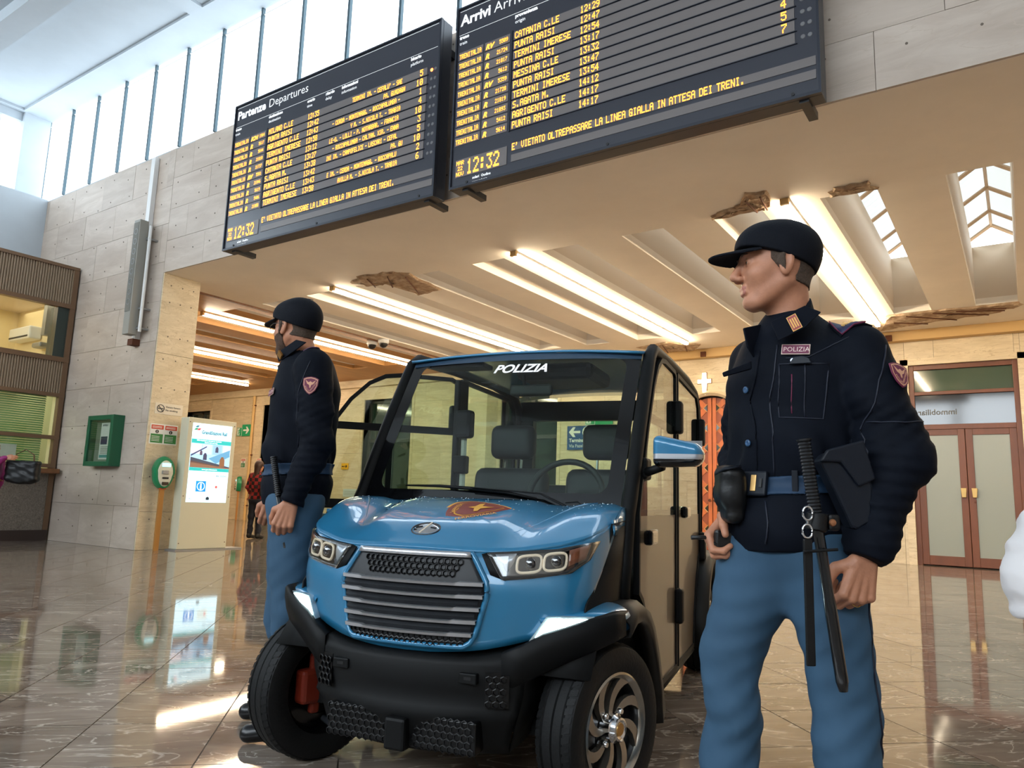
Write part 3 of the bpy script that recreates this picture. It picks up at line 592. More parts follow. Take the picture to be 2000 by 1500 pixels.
bb('counter_shelf', (XB - .1, Y0, 1.22), (XB + .28, Y1 - .03, 1.31), MATS['brown_wood'], bv=.01); bb('counter_front', (XB - .1, Y0, .19), (XB + .0, Y1, 1.22), MATS['granite']); bb('plinth', (XB - .1, Y0, 0), (XB + .02, Y1, .19), mat('dark_plinth', (52, 40, 36), .4))
rm = MATS['shaft_white']; cream = mat('booth_cream', (232, 214, 170), .8)
bb('back_wall', (-17.28, Y0, 0), (-17.2, 6.78, 5.1), cream); bb('floor_slab', (-17.2, Y0, 3.2), (XB - .1, 6.78, 3.3), cream); bb('ceiling_slab', (-17.2, Y0, 4.55), (XB - .1, 6.78, 4.6), rm); bb('roof', (-17.28, Y0, 5.12), (XB - .08, 6.78, 5.2), MATS['bronze_frame']); bb('end_wall', (-17.2, 6.70, .2), (XB - .1, 6.785, 5.1), cream)
ac = bb('air_conditioner', (-16.9, 6.45, 3.86), (-16.0, 6.69, 4.12), MATS['white_metal'], bv=.03); bb('vent_slot', (-16.85, 6.44, 3.90), (-16.05, 6.46, 3.93), MATS['black'], ac)
bb('pipe_cover', (-15.72, 6.55, 3.9), (-15.58, 6.69, 4.55), MATS['grey_metal']); bb('desk_lamp', (-15.95, 6.5, 3.66), (-15.6, 6.69, 3.76), MATS['grey_metal'], bv=.03)
text('window_lettering', 'VIA', .13, mat('green_letter', (40, 86, 60), .5), bt, basis((.0 - .035, 5.38 - 4, 2.36), (0, 1, 0), (0, 0, 1)), shear=.3, bold=.006)
text('window_lettering', 'esto', .11, MATS['green_letter'], bt, basis((-.035, 5.34 - 4, 2.22), (0, 1, 0), (0, 0, 1)))
for y in (5.48, 5.82): bb('notice', (XB - .06, y, 1.46), (XB - .055, y + .3, 1.72), mat('paper', (226, 228, 220), .7))
al = area_light('booth_ceiling_light', (-16.1, 4.5, 4.5), (0, 0, 0), 1.6, 5, 26, (1, .86, .62))
al2 = area_light('booth_counter_light', (-16.1, 4.5, 3.1), (0, 0, 0), 1.2, 5, 30, (.85, 1, .7))
# ================================================================== THINGS ON THE LEFT PIER
Mw = lambda x, y, z: basis((x, y, z), (1, 0, 0), (0, 0, 1))     # text on walls facing -y
Mp = lambda x, y, z: basis((x, y, z), (0, 1, 0), (0, 0, 1))      # text on walls facing +x
gr = mat('case_green', (22, 92, 62), .4); wp = mat('white_print', (235, 235, 230), .6); navy = mat('navy_print', (40, 44, 84), .6); tealp = mat('teal_print', (52, 150, 150), .6)
t = thing('poster_case', 'dark green locked notice case with papers, on the stone wall beside the ticket booth', 'case', (-13.2, YW, 1.36))
m_ = MB(); m_.box((-.43, -.2, 0), (-.36, -.0, .88)); m_.box((.34, -.2, 0), (.43, -.0, .88)); m_.box((-.36, -.2, 0), (.34, -.0, .08)); m_.box((-.36, -.2, .8), (.34, -.0, .88)); m_.build('frame', gr, t, bevel=.006)
box('back_panel', (-.36, -.06, .08), (.34, -.005, .8), mat('case_felt', (120, 130, 112), .8), t); box('case_glass', (-.36, -.18, .08), (.34, -.175, .8), bg_, t)
p = box('poster', (-.18, -.075, .12), (.22, -.062, .76), wp, t); box('poster_band', (-.15, -.079, .38), (.06, -.075, .52), navy, p); box('poster_band', (-.15, -.079, .15), (.2, -.075, .2), tealp, p)
text('poster_text', 'AVVISO', .05, navy, p, Mw(-.13, -.078, .70)); 
for k in range(5): box('poster_line', (-.13, -.078, .22 + .028 * k), (.14, -.075, .232 + .028 * k), MATS['grey_metal'], p)
for z in (.25, .6): box('hinge', (-.45, -.19, z), (-.43, -.16, z + .1), gr, t)
t = thing('column_loudspeaker', 'tall grey line-array loudspeaker on a white tube, high on the pier wall', 'loudspeaker', (-12.5, YW, 3.55))
box('cabinet', (-.13, -.30, .05), (.06, -.14, 2.1), mat('speaker_grey', (150, 148, 140), .5), t, bevel=.01); g_s = box('grille', (-.12, -.305, .45), (.04, -.30, 2.05), mat('speaker_mesh', (120, 118, 110), .7, bump=.5, bscale=160), t)
for k in range(8): MB().lathe([(.055, .004), (.045, .004), (.045, 0), (.055, 0)], 16, Matrix.Translation((-.03, -.305, .62 + k * .18)) @ Matrix.Rotation(math.pi / 2, 4, 'X')).build('driver_ring', MATS['grey_metal'], t)
MB().tube([(.15, -.15, .1), (.15, -.15, 2.0)], .028, 10).build('support_tube', MATS['white_metal'], t)
for z in (.15, .5, 1.75): box('clamp', (.03, -.17, z), (.17, -.13, z + .04), MATS['grey_metal'], t); box('wall_arm', (.1, -.15, z), (.16, -.0, z + .03), MATS['grey_metal'], t)
t = thing('cable_conduit', 'square white cable conduit running from the clerestory down beside the loudspeaker', 'conduit', (-12.62, YW, 3.5)); box('channel', (-.07, -.09, 0), (.05, -.005, 3.42), MATS['white_metal'], t, bevel=.004); box('bottom_box', (-.1, -.14, -.05), (.06, -.005, .06), MATS['rust'], t)
box('junction_box', (-.36, -.07, .42), (-.18, -.005, .6), MATS['white_metal'], t, bevel=.01)
t = thing('no_smoking_sign', 'pale no-smoking plate on the inner side of the pier', 'sign', (-12.03, 7.17, 2.26)); box('plate', (0, -.26, 0), (.008, .24, .19), mat('sign_ivory', (226, 216, 196), .5), t)
MB().tube([(.011, -.165 + .062 * math.cos(a), .095 + .062 * math.sin(a)) for a in np.linspace(0, 2 * math.pi, 24, endpoint=False)], .006, 5, closed=True).build('ban_ring', MATS['black'], t); box('cigarette', (.008, -.215, .086), (.012, -.115, .1), MATS['black'], t); MB().tube([(.012, -.205, .14), (.012, -.125, .05)], .005, 5).build('ban_bar', MATS['black'], t)
text('sign_text', 'Vietato fumare', .045, MATS['black'], t, Mp(.009, -.075, .115)); text('sign_text', 'No smoking', .045, MATS['black'], t, Mp(.009, -.075, .06))
redp = mat('red_print', (205, 70, 40), .5); grp = mat('green_print', (52, 130, 64), .5)
def ticket_sign(loc, rz, label, n=2):
    t = thing('validation_notice', label, 'sign', loc, rz, 'ticket validation notices')
    w = .245 * n; box('plate', (-w / 2, 0, 0), (w / 2, .008, .34), wp, t).location = (0, -.008, 0)
    for k in range(n):
        x = -w / 2 + .245 * k
        box('red_panel', (x + .015, -.011, .25), (x + .23, -.008, .32), redp, t); box('green_panel', (x + .015, -.011, .02), (x + .23, -.008, .17), grp, t)
        MB().lathe([(0, .002), (.03, .002), (.03, 0)], 16, Matrix.Translation((x + .12, -.009, .21)) @ Matrix.Rotation(math.pi / 2, 4, 'X')).build('pictogram', MATS['black'], t)
        for j in range(2): box('print_line', (x + .03, -.013, .27 + .02 * j), (x + .2, -.011, .278 + .02 * j), wp, t)
        for j in range(4): box('print_line', (x + .03, -.013, .05 + .025 * j), (x + .17, -.011, .057 + .025 * j), wp, t)
        text('pictogram', 'i', .05, wp, t, Mw(x + .112, -.013, .193), bold=.002)
    return t
ticket_sign((-12.03, 7.11, 1.75), math.pi / 2, 'red and green ticket notice on the pier, above the nearest validating machine')
def validator(loc, rz, label, post, h=1.0):
    t = thing('ticket_validator', label, 'machine', loc, rz, 'ticket validators')
    # egg-shaped housing facing local -y
    prof = [(math.sin(a) * (.175 if math.cos(a) > 0 else .16), math.cos(a) * .27) for a in np.linspace(0, 2 * math.pi, 28, endpoint=False)]
    G = []
    for k, (s, y) in enumerate(((1, 0), (1.03, -.05), (1.0, -.11), (.9, -.15))): G.append([(x * s, y, 1.27 + z * s) for x, z in prof + prof[:1]])
    b = MB().grid(G, flip=True); n = len(b.v); b.add([(x * .9, -.15, 1.27 + z * .9) for x, z in prof], [tuple(range(len(prof)))[::-1]]); b.build('green_shell', mat('validator_green', (24, 130, 84), .3), t, smooth='fix')
    b = MB().add([(x * .72, -.154, 1.26 + z * .80) for x, z in prof] + [(x * .66, -.175, 1.26 + z * .74) for x, z in prof], [tuple(range(28, 56))[::-1]] + [(i, (i + 1) % 28, 28 + (i + 1) % 28, 28 + i)[::-1] for i in range(28)]); b.build('white_face', mat('validator_white', (216, 212, 190), .35), t)
    box('screen', (-.07, -.185, 1.37), (.07, -.178, 1.43), mat('screen_cyan', (160, 230, 235), .3, emit=(170, 230, 240), es=.8), t); box('ticket_slot', (-.06, -.2, 1.25), (.04, -.17, 1.31), MATS['grey_metal'], t, bevel=.005)
    box('reader', (-.05, -.19, 1.17), (.05, -.178, 1.2), MATS['black'], t, bevel=.003); box('card_slot', (-.05, -.21, 1.07), (.05, -.178, 1.12), mat('slot_dark', (60, 44, 30), .4), t, bevel=.005)
    if post: box('post', (-.035, -.1, 0), (.035, -.04, 1.02), mat('ochre_post', (172, 118, 52), .45), t); box('red_base', (-.05, -.12, 1.0), (.05, -.02, 1.03), redp, t)
    return t
validator((-11.93, 7.09, 0), math.radians(80), 'green and white ticket validating machine on an ochre post against the pier', True)
# ---- information totem
t = thing('information_totem', 'tall beige information totem with a lit touch screen, beside the pier', 'totem', (-11.72, 7.78, 0), math.pi / 2)
mat('totem_beige', (206, 202, 176), .5); box('body', (-.48, -.09, .02), (.46, .14, 2.23), MATS['totem_beige'], t, bevel=.012); box('foot', (-.53, -.14, 0), (.75, .16, .02), MATS['grey_metal'], t)
sc = box('screen', (-.395, -.097, .80), (.37, -.09, 2.14), mat('screen_white', (190, 226, 240), .2, emit=(200, 232, 245), es=1.0), t)
Ms = lambda x, z: basis((x, -.0985, z), (1, 0, 0), (0, 0, 1)); em = lambda n, c, e=.9: mat(n, c, .3, emit=c, es=e)
rb = lambda n, x0, x1, z0, z1, m: box(n, (x0, -.0992, z0), (x1, -.0972, z1), m, sc)
teal = em('scr_teal', (36, 160, 160), .7); dk = em('scr_dark', (40, 54, 66), .4)
rb('screen_banner', -.395, .37, 1.80, 1.87, teal); rb('screen_banner', -.395, .37, 1.33, 1.385, teal)
text('screen_text', 'GrandiStazioni Rail', .083, em('scr_blue', (30, 110, 130), .6), sc, Ms(-.22, 1.965), bold=.003, xs=.78); text('screen_text', 'GRUPPO FERROVIE DELLO STATO ITALIANE', .035, em('scr_grey', (140, 150, 160), .6), sc, Ms(-.385, 1.905), xs=.9)
text('screen_text', 'Informazioni e servizi in stazione', .036, em('scr_wh', (240, 250, 250), 1), sc, basis((-.3, -.1, 1.84), (1, 0, 0), (0, 0, 1))); text('screen_text', 'Station info and map', .03, MATS['scr_wh'], sc, basis((-.15, -.1, 1.81), (1, 0, 0), (0, 0, 1))); text('screen_text', 'www.grandistazioni.it', .034, MATS['scr_wh'], sc, basis((-.16, -.1, 1.348), (1, 0, 0), (0, 0, 1)))
for k, (x, c) in enumerate(((-.34, (40, 130, 90)), (-.285, (200, 50, 60)))):
    pts = [(x - .035, 2.02), (x + .02, 2.02), (x + .05, 2.055), (x + .0, 2.055)]; pts2 = [(a + .02, b + .045) for a, b in pts]
    MB().prism(pts, .002, basis((0, -.0975, 0), (1, 0, 0), (0, 0, 1))).build('screen_logo', em('scr_lg%d' % k, c, .7), sc); MB().prism(pts2, .002, basis((0, -.0975, 0), (1, 0, 0), (0, 0, 1))).build('screen_logo', em('scr_lh%d' % k, ((40, 110, 130), (230, 230, 230))[k], .7), sc)
# picture on the screen: a station hall with an escalator
rb('screen_picture', -.395, .37, 1.385, 1.80, em('scr_sky', (150, 190, 220), .7))
for k, (x0, x1, c) in enumerate(((-.395, -.2, (205, 200, 210)), (-.18, .0, (170, 190, 215)), (.02, .2, (130, 170, 205)), (.22, .37, (190, 205, 220)))): rb('screen_picture', x0, x1, 1.62, 1.79, em('scr_f%d' % k, c, .7)).location.y = -.0006
for k, (pts, c) in enumerate((([(-.39, 1.47), (.37, 1.40), (.37, 1.42), (-.39, 1.56)], (60, 66, 80)), ([(-.39, 1.387), (.37, 1.387), (.37, 1.40), (-.39, 1.50)], (120, 90, 74)), ([(-.39, 1.57), (-.1, 1.74), (-.1, 1.76), (-.39, 1.60)], (46, 60, 96)), ([(-.05, 1.55), (.36, 1.72), (.36, 1.60), (.1, 1.47)], (86, 140, 176)))):
    MB().prism(pts, .002, basis((0, -.0985, 0), (1, 0, 0), (0, 0, 1))).build('screen_picture', em('scr_p%d' % k, c, .7), sc)
for k, (x, z, h, c) in enumerate(((.22, 1.42, .17, (120, 84, 60)), (-.12, 1.52, .12, (56, 60, 84)), (.1, 1.66, .1, (60, 64, 90)), (-.2, 1.6, .08, (70, 60, 80)))):
    MB().prism([(x - h * .3, z), (x + h * .3, z), (x + h * .28, z + h * .7), (x + h * .1, z + h), (x - h * .1, z + h), (x - h * .28, z + h * .7)], .003, basis((0, -.0985, 0), (1, 0, 0), (0, 0, 1))).build('screen_picture', em('scr_q%d' % k, c, .7), sc)
rb('screen_icon', -.24, -.05, .98, 1.16, em('scr_ib', (20, 120, 200), .8)); text('screen_text', 'i', .15, MATS['scr_wh'], sc, basis((-.162, -.1005, 1.02), (1, 0, 0), (0, 0, 1)), bold=.006)
MB().tube([(-.145 + .068 * math.cos(a), -.1, 1.07 + .068 * math.sin(a)) for a in np.linspace(0, 2 * math.pi, 24, endpoint=False)], .006, 5, closed=True).build('screen_icon', MATS['scr_wh'], sc)
rb('screen_map', .01, .2, .98, 1.15, em('scr_map', (205, 225, 225), .8)); text('screen_text', 'o', .07, em('scr_red', (210, 60, 60), .7), sc, basis((.13, -.1005, 1.05), (1, 0, 0), (0, 0, 1)), bold=.006)
text('screen_text', '800 050042', .045, MATS['scr_dark'], sc, Ms(.13, 1.24)); text('screen_text', '<-', .06, MATS['scr_dark'], sc, Ms(-.35, .84)); MB().prism([(-.03, .84), (.03, .84), (.03, .87), (.045, .87), (0, .90), (-.045, .87), (-.03, .87)], .003, basis((0, -.0985, 0), (1, 0, 0), (0, 0, 1))).build('screen_icon', MATS['scr_dark'], sc)
for x, z in ((-.45, 2.15), (.42, 2.15), (-.45, .9), (.42, .9), (-.45, .12), (.42, .12)): MB().lathe([(0, .004), (.009, .004), (.009, 0)], 8, Matrix.Translation((x, -.09, z)) @ Matrix.Rotation(math.pi / 2, 4, 'X')).build('screw', MATS['rust'], t)
# ================================================================== SIGNS AND FITTINGS ON THE BACK WALL
sg = mat('sign_green', (20, 136, 84), .4, emit=(20, 136, 84), es=.15); YS = YB - .02
def arrow_pts(s): return [(-.5 * s, -.09 * s), (.1 * s, -.09 * s), (-.08 * s, -.38 * s), (.14 * s, -.38 * s), (.5 * s, 0), (.14 * s, .38 * s), (-.08 * s, .38 * s), (.1 * s, .09 * s), (-.5 * s, .09 * s)]
def exit_sign(x, z, label, w=.5):
    t = thing('exit_sign', label, 'sign', (x, YS, z), 0, 'green exit signs')
    box('plate', (-.0, -.02, -.2), (w, 0, .22), sg, t); MB().prism(arrow_pts(.34), .004, basis((w / 2, -.021, .01), (1, 0, 0), (0, 0, 1))).build('arrow', wp, t)
    box('plate', (-.29, -.02, -.2), (-.01, 0, .12), wp, t); box('doorway', (-.28, -.024, -.19), (-.02, -.02, .11), sg, t); box('doorway_opening', (-.26, -.027, -.17), (-.12, -.024, .09), wp, t)
    MB().tube([(-.14, -.03, .05), (-.15, -.03, -.04), (-.19, -.03, -.14)], .014, 5).build('running_figure', sg, t); MB().tube([(-.15, -.03, -.04), (-.10, -.03, -.08), (-.10, -.03, -.15)], .012, 5).build('running_figure', sg, t); MB().tube([(-.21, -.03, -.01), (-.14, -.03, .03), (-.08, -.03, -.01)], .010, 5).build('running_figure', sg, t)
exit_sign(-23.6, 3.22, 'green exit sign with white arrow, on the far wall to the left, behind the totem', .5)
exit_sign(-9.0, 3.20, 'green exit sign with white arrow, seen through the windscreen above the blue sign')
t = thing('direction_sign', 'blue direction sign with a white left arrow, seen through the windscreen', 'sign', (-9.2, YS, 2.36)); sbm = mat('sign_blue', (24, 74, 132), .4)
box('plate', (-.62, -.02, 0), (.62, 0, .62), sbm, t); MB().prism([(-a, b) for a, b in arrow_pts(.34)][::-1], .004, basis((-.4, -.021, .46), (1, 0, 0), (0, 0, 1))).build('arrow', wp, t)
MB().tube([(-.02 + .13 * math.cos(a), -.024, .46 + .13 * math.sin(a)) for a in np.linspace(0, 2 * math.pi, 24, endpoint=False)], .018, 5, closed=True).build('bus_pictogram', wp, t); box('bus_pictogram', (-.08, -.024, .41), (.04, -.02, .51), wp, t)
text('sign_text', 'Terminal Bus', .13, wp, t, Mw(-.56, -.022, .2), bold=.004); text('sign_text', 'Via Fazello', .12, wp, t, Mw(-.56, -.022, .06))
t = thing('arrow_notice', 'small yellow notice with a black arrow, on the far wall behind the open car door', 'sign', (-18.1, YS, 1.82)); box('plate', (-.16, -.01, 0), (.16, 0, .2), mat('notice_yellow', (236, 178, 40), .5), t); MB().prism(arrow_pts(.12), .003, basis((.05, -.011, .1), (1, 0, 0), (0, 0, 1))).build('arrow', MATS['black'], t)
box('print_line', (-.13, -.012, .08), (-.04, -.01, .11), MATS['black'], t)
ticket_sign((-23.4, YB - .01, 1.86), 0, 'small red and green ticket notice on the far wall, left of the ochre pipe', 1); ticket_sign((-22.5, YB - .01, 1.86), 0, 'small red and green ticket notice on the far wall, right of the ochre pipe', 1)
validator((-23.3, YB - .10, 0), math.radians(-30), 'green and white ticket validator on the far wall, beside the girl in checks', True)
t = thing('drain_pipe', 'ochre vertical pipe on the far wall between the two small ticket notices', 'pipe', (-22.98, YB - .07, 0)); MB().tube([(0, 0, 0), (0, 0, 4.6)], .05, 8).build('pipe', MATS['gold_trim'], t)
for z in (.5, 2.3, 4.1): box('pipe_clip', (-.07, -.02, z), (.07, .06, z + .04), MATS['rust'], t)
t = thing('wall_cross', 'small lit cross on the wall above the arched wooden door', 'cross', (-6.1, YS, 3.62)); gw = mat('cross_glow', (255, 240, 200), .4, emit=(255, 238, 196), es=2.2)
MB().prism([(-.035, 0), (.035, 0), (.06, .28), (.16, .28), (.16, .37), (.055, .37), (.045, .53), (-.045, .53), (-.055, .37), (-.16, .37), (-.16, .28), (-.06, .28)], .03, basis((0, -.0, 0), (1, 0, 0), (0, 0, 1))).build('cross', gw, t)
MB().prism([(-.05, -.015), (.05, -.015), (.075, .265), (.175, .265), (.175, .385), (.07, .385), (.06, .545), (-.06, .545), (-.07, .385), (-.175, .385), (-.175, .265), (-.075, .265)], .012, basis((0, .015, 0), (1, 0, 0), (0, 0, 1))).build('cross_border', MATS['brown_wood'], t)
for x, n_ in ((-12.78, 'left'), (-12.40, 'right')):
    t = thing('dome_camera', 'small white dome camera under the ceiling edge, %s one of the pair' % n_, 'camera', (x, 12.6, ZC)); 
    MB().lathe([(0, -.0), (.13, -.0), (.13, -.08), (.11, -.1)], 16).build('housing', MATS['white_metal'], t, smooth=True); MB().lathe([(.105, -.1), (.1, -.14), (.07, -.18), (.03, -.2), (0, -.203)], 16).build('dome', MATS['black'], t, smooth=True)
t = thing('wall_notice', 'pale notice sheet low on the far wall, seen below the open door window bar', 'sign', (-17.75, YS, .95)); box('sheet', (-.35, -.01, 0), (.35, 0, .25), mat('pale_sheet', (190, 205, 205), .5), t)
for k in range(3): box('print_line', (-.3, -.012, .06 + .05 * k), (.25, -.01, .07 + .05 * k), MATS['grey_metal'], t)
# ================================================================== THE BLUE VEHICLE (local: u to its left = image right, v towards its rear, z up; front axle at v=0)
CAR = thing('utility_vehicle', 'blue and black electric patrol car, headlamps lit, facing the viewer', 'car', (-1.7815, 2.2264, 0), math.radians(13))
paint = mat('car_blue', (40, 120, 162), .32, .15, coat=1.0); blk = mat('car_black', (9, 10, 11), .55, spec=.22); blkg = mat('car_gloss_black', (12, 13, 15), .12, coat=.6); trimg = mat('car_trim', (24, 26, 30), .42, spec=.4)
chrome = mat('chrome', (225, 226, 228), .12, 1.0); satin = mat('satin_silver', (205, 206, 210), .3, .8); rub = mat('tyre_rubber', (15, 16, 17), .62, spec=.3, bump=.15, bscale=90); taupe = mat('door_taupe', (92, 78, 62), .35, coat=.3); seatm = mat('seat_black', (26, 28, 30), .6)
wsg = glass('windscreen_glass', (.74, .88, .80), 1.3); dgs = glass('door_glass', (.80, .90, .86), 1.6)
UT = [0, .1, .2, .27, .34, .42, .48, .53, .56, .585, .60]
def vmid(u):
    u = abs(u); t = [-.31 + .62 * x * x for x in UT[:6]] + [-.172, -.132, -.09, -.02, .06]; return float(np.interp(u, UT, t))
def g(u, z): return vmid(u) + max(0, z - .72) * .25 - max(0, .62 - z) * .05
def hz(u, v):
    zf = float(np.interp(abs(u), UT, [.838, .837, .834, .833, .837, .850, .862, .876, .892, .912, .94])); vf = g(u, zf); zr = .985 - .0 * abs(u)
    t = min(1, max(0, (v - vf) / (.26 - vf))); au = abs(u); sm = lambda a, b, x: (lambda q: q * q * (3 - 2 * q))(min(1, max(0, (x - a) / (b - a))))
    base = zf + (zr - zf) * (1 - (1 - t) ** 2.0) ; bell = 4 * t * (1 - t)
    bump = .016 * (1 - sm(.24, .30, au)) * sm(0, .25, t) + .012 * sm(.40, .47, au) * (1 - sm(.55, .6, au)) * sm(.1, .5, t) - .010 * sm(.28, .33, au) * (1 - sm(.36, .42, au)) * bell
    return base + bump
# blue front clip
uu = np.concatenate([np.linspace(0, .54, 19), np.linspace(.55, .60, 7)]); uu = np.concatenate([-uu[::-1][:-1], uu])
ZB = lambda u: float(np.interp(abs(u), UT, [.507, .508, .515, .525, .54, .562, .58, .60, .66, .78, .90])); ZT = lambda u: float(np.interp(abs(u), UT, [.838, .837, .834, .833, .837, .850, .862, .876, .892, .912, .94]))
b = MB().grid([[(u, g(u, ZB(u) + (ZT(u) - ZB(u)) * t) - .012 * math.sin(math.pi * t), ZB(u) + (ZT(u) - ZB(u)) * t) for t in np.linspace(0, 1, 12)] for u in uu])
G = b.build('front_panel', paint, CAR, smooth=True, thick=.006)
b = MB(); GG = []
for u in uu:
    vf = g(u, ZT(u)); col = [(u, vf - .004, ZT(u) - .012), (u, vf - .014, ZT(u) - .002)]
    for t in np.linspace(0, 1, 26):
        t2 = t ** 1.5; v = vf + (.26 - vf) * t2; col.append((u, v - .010 * (1 - t), hz(u, v) + .004 * (1 if t > 0 else 0)))
    GG.append(col)
b.grid(GG).build('bonnet', paint, CAR, smooth=True)
for s in (-1, 1): # bonnet side drop
    b = MB(); R = []
    for v in np.linspace(.06, .26, 8): R.append([(s * .60, v, hz(.6, v) + .003), (s * .605, v + .005, hz(.6, v) - .05), (s * .605, v + .0, .92 - .28 * (1 - (v - .06) / .2) * 0 - .0)])
    b.grid(R).build('bonnet_side', paint, CAR, smooth=True, thick=.004)
def onh(u, v, o=.004): return (u, v, hz(u, v) + .004 + o)
# side crease strips on the bonnet
for s in (-1, 1): MB().tube([onh(s * (.30 + .20 * t), -.13 + .36 * t, -.003) for t in np.linspace(0, 1, 8)], .006, 6).build('bonnet_crease', paint, CAR, smooth=True)
# droplets of rain
rn = random.Random(5); db = MB()
for k in range(260):
    u = rn.uniform(-.57, .57); v = rn.uniform(g(u, .85) + .05, .24); r = rn.uniform(.0012, .003); x, y, z = onh(u, v, 0)
    db.lathe([(r, -.0005), (r * .8, r * .5), (0, r * .7)], 6, Matrix.Translation((x, y, z)))
tag(db.build('rain_droplets', mat('water', (190, 205, 215), .02, spec=1), CAR, smooth=True), kind='stuff')
# overlay patches on the front face
def patch(name, lo, hi, m, off=.004, n=20, rows=6, parent=None, thick=.004, smooth=True, mirror=0):
    L = lambda pts, t: (float(np.interp(t, np.linspace(0, 1, len(pts)), [p[0] for p in pts])), float(np.interp(t, np.linspace(0, 1, len(pts)), [p[1] for p in pts])))
    G = []
    for t in np.linspace(0, 1, n):
        a, c = L(lo, t), L(hi, t); col = []
        for r in np.linspace(0, 1, rows):
            u = a[0] + (c[0] - a[0]) * r; z = a[1] + (c[1] - a[1]) * r; u2 = -u if mirror else u; col.append((u2, g(u, z) - .012 - off, z))
        G.append(col)
    return MB().grid(G, flip=bool(mirror)).build(name, m, parent or CAR, smooth=smooth, thick=thick)
gb = patch('grille', [(-.215, .530), (0, .528), (.215, .530)], [(-.208, .822), (0, .826), (.208, .822)], trimg, .006, rows=2)
bpy.data.objects.remove(gb)
ou = [(-.208, .822), (.208, .822), (.262, .735), (.268, .70), (.236, .57), (.222, .545), (.20, .530), (-.20, .530), (-.222, .545), (-.236, .57), (-.268, .70), (-.262, .735)]
def outline_at(z):
    zs = [.530, .545, .57, .70, .735, .822]; return float(np.interp(z, zs, [.20, .222, .236, .268, .262, .208]))
def gpatch(name, z0, z1, m, off, par, k=1.0, rows=4, thick=.004):
    G = []
    for t in np.linspace(-1, 1, 25): G.append([(outline_at(z) * k * t, g(outline_at(z) * k * t, z) - .012 - off, z) for z in np.linspace(z0, z1, rows)])
    return MB().grid(G).build(name, m, par, smooth=True, thick=thick)
gr_ = gpatch('grille', .53, .822, trimg, .003, CAR, rows=14)
op = [(x * s, z) for s, lst in ((1, ou),) for x, z in lst]; rim_ = []
for i in range(len(op)):
    a, c = op[i], op[(i + 1) % len(op)]
    for t in np.linspace(0, 1, 7)[:-1]: u = a[0] + (c[0] - a[0]) * t; z = a[1] + (c[1] - a[1]) * t; rim_.append((u * 1.02, g(u, z) - .012 - .002, z))
MB().tube(rim_, .010, 6, closed=True).build('grille_surround', paint, CAR, smooth=True)
cb = gpatch('chrome_strip', .810, .828, satin, .014, gr_, 1.0, 3, .006)
def honey(name, inside, u0, u1, z0, z1, r, par, m, face, lw=.28):
    b = MB(); dz = r * 1.5; du = r * math.sqrt(3); row = 0; z = z0
    while z < z1:
        u = u0 + (du / 2 if row % 2 else 0)
        while u < u1:
            if inside(u, z):
                vs = []
                for rr, o in ((r * .98, .0), (r * (1 - lw), .001), (r * (1 - lw) * .96, -.008)):
                    for k in range(6): a = math.pi / 6 + k * math.pi / 3; vs.append(face(u + rr * math.cos(a), z + rr * math.sin(a), o))
                fs = [(i, (i + 1) % 6, 6 + (i + 1) % 6, 6 + i) for i in range(6)] + [(6 + i, 6 + (i + 1) % 6, 12 + (i + 1) % 6, 12 + i) for i in range(6)] + [tuple(range(12, 18))]
                b.add(vs, fs)
            u += du
        z += dz; row += 1
    return tag(b.build(name, m, par), kind='stuff')
gf = lambda off: (lambda u, z, o: (u, g(u, z) - .012 - off - o, z))
hb_ = mat('honeycomb_black', (10, 10, 11), .35, spec=.35)
honey('honeycomb', lambda u, z: abs(u) < .185 - (.80 - z) * .55 and z > .752, -.19, .19, .758, .805, .0125, gr_, hb_, gf(.012))
honey('honeycomb', lambda u, z: abs(u) < outline_at(z) - .015, -.22, .22, .540, .562, .0115, gr_, hb_, gf(.010))
for z in (.726, .6865, .647, .6075, .568):
    w = outline_at(z); G = []
    for t in np.linspace(-1, 1, 41):
        u = t * w; e = .0052 if abs(t) > .66 else .0034; zz = z + (.0018 if abs(t) > .66 else 0); G.append([(u, g(u, z) - .032, zz - e), (u, g(u, z) - .036, zz + e), (u, g(u, z) - .014, zz + e + .001)])
    MB().grid(G).build('chrome_bar', satin, gr_, smooth=False, thick=.003)
for z0, z1 in ((.692, .720), (.652, .680), (.613, .641), (.574, .602)):
    G = []
    for t in np.linspace(-1, 1, 31): u = t * outline_at(z0) * .97; G.append([(u, g(u, z0) - .018, z0), (u, g(u, z0) - .030, (z0 + z1) / 2), (u, g(u, z0) - .018, z1)])
    MB().grid(G).build('grille_slat', trimg, gr_, smooth=False)
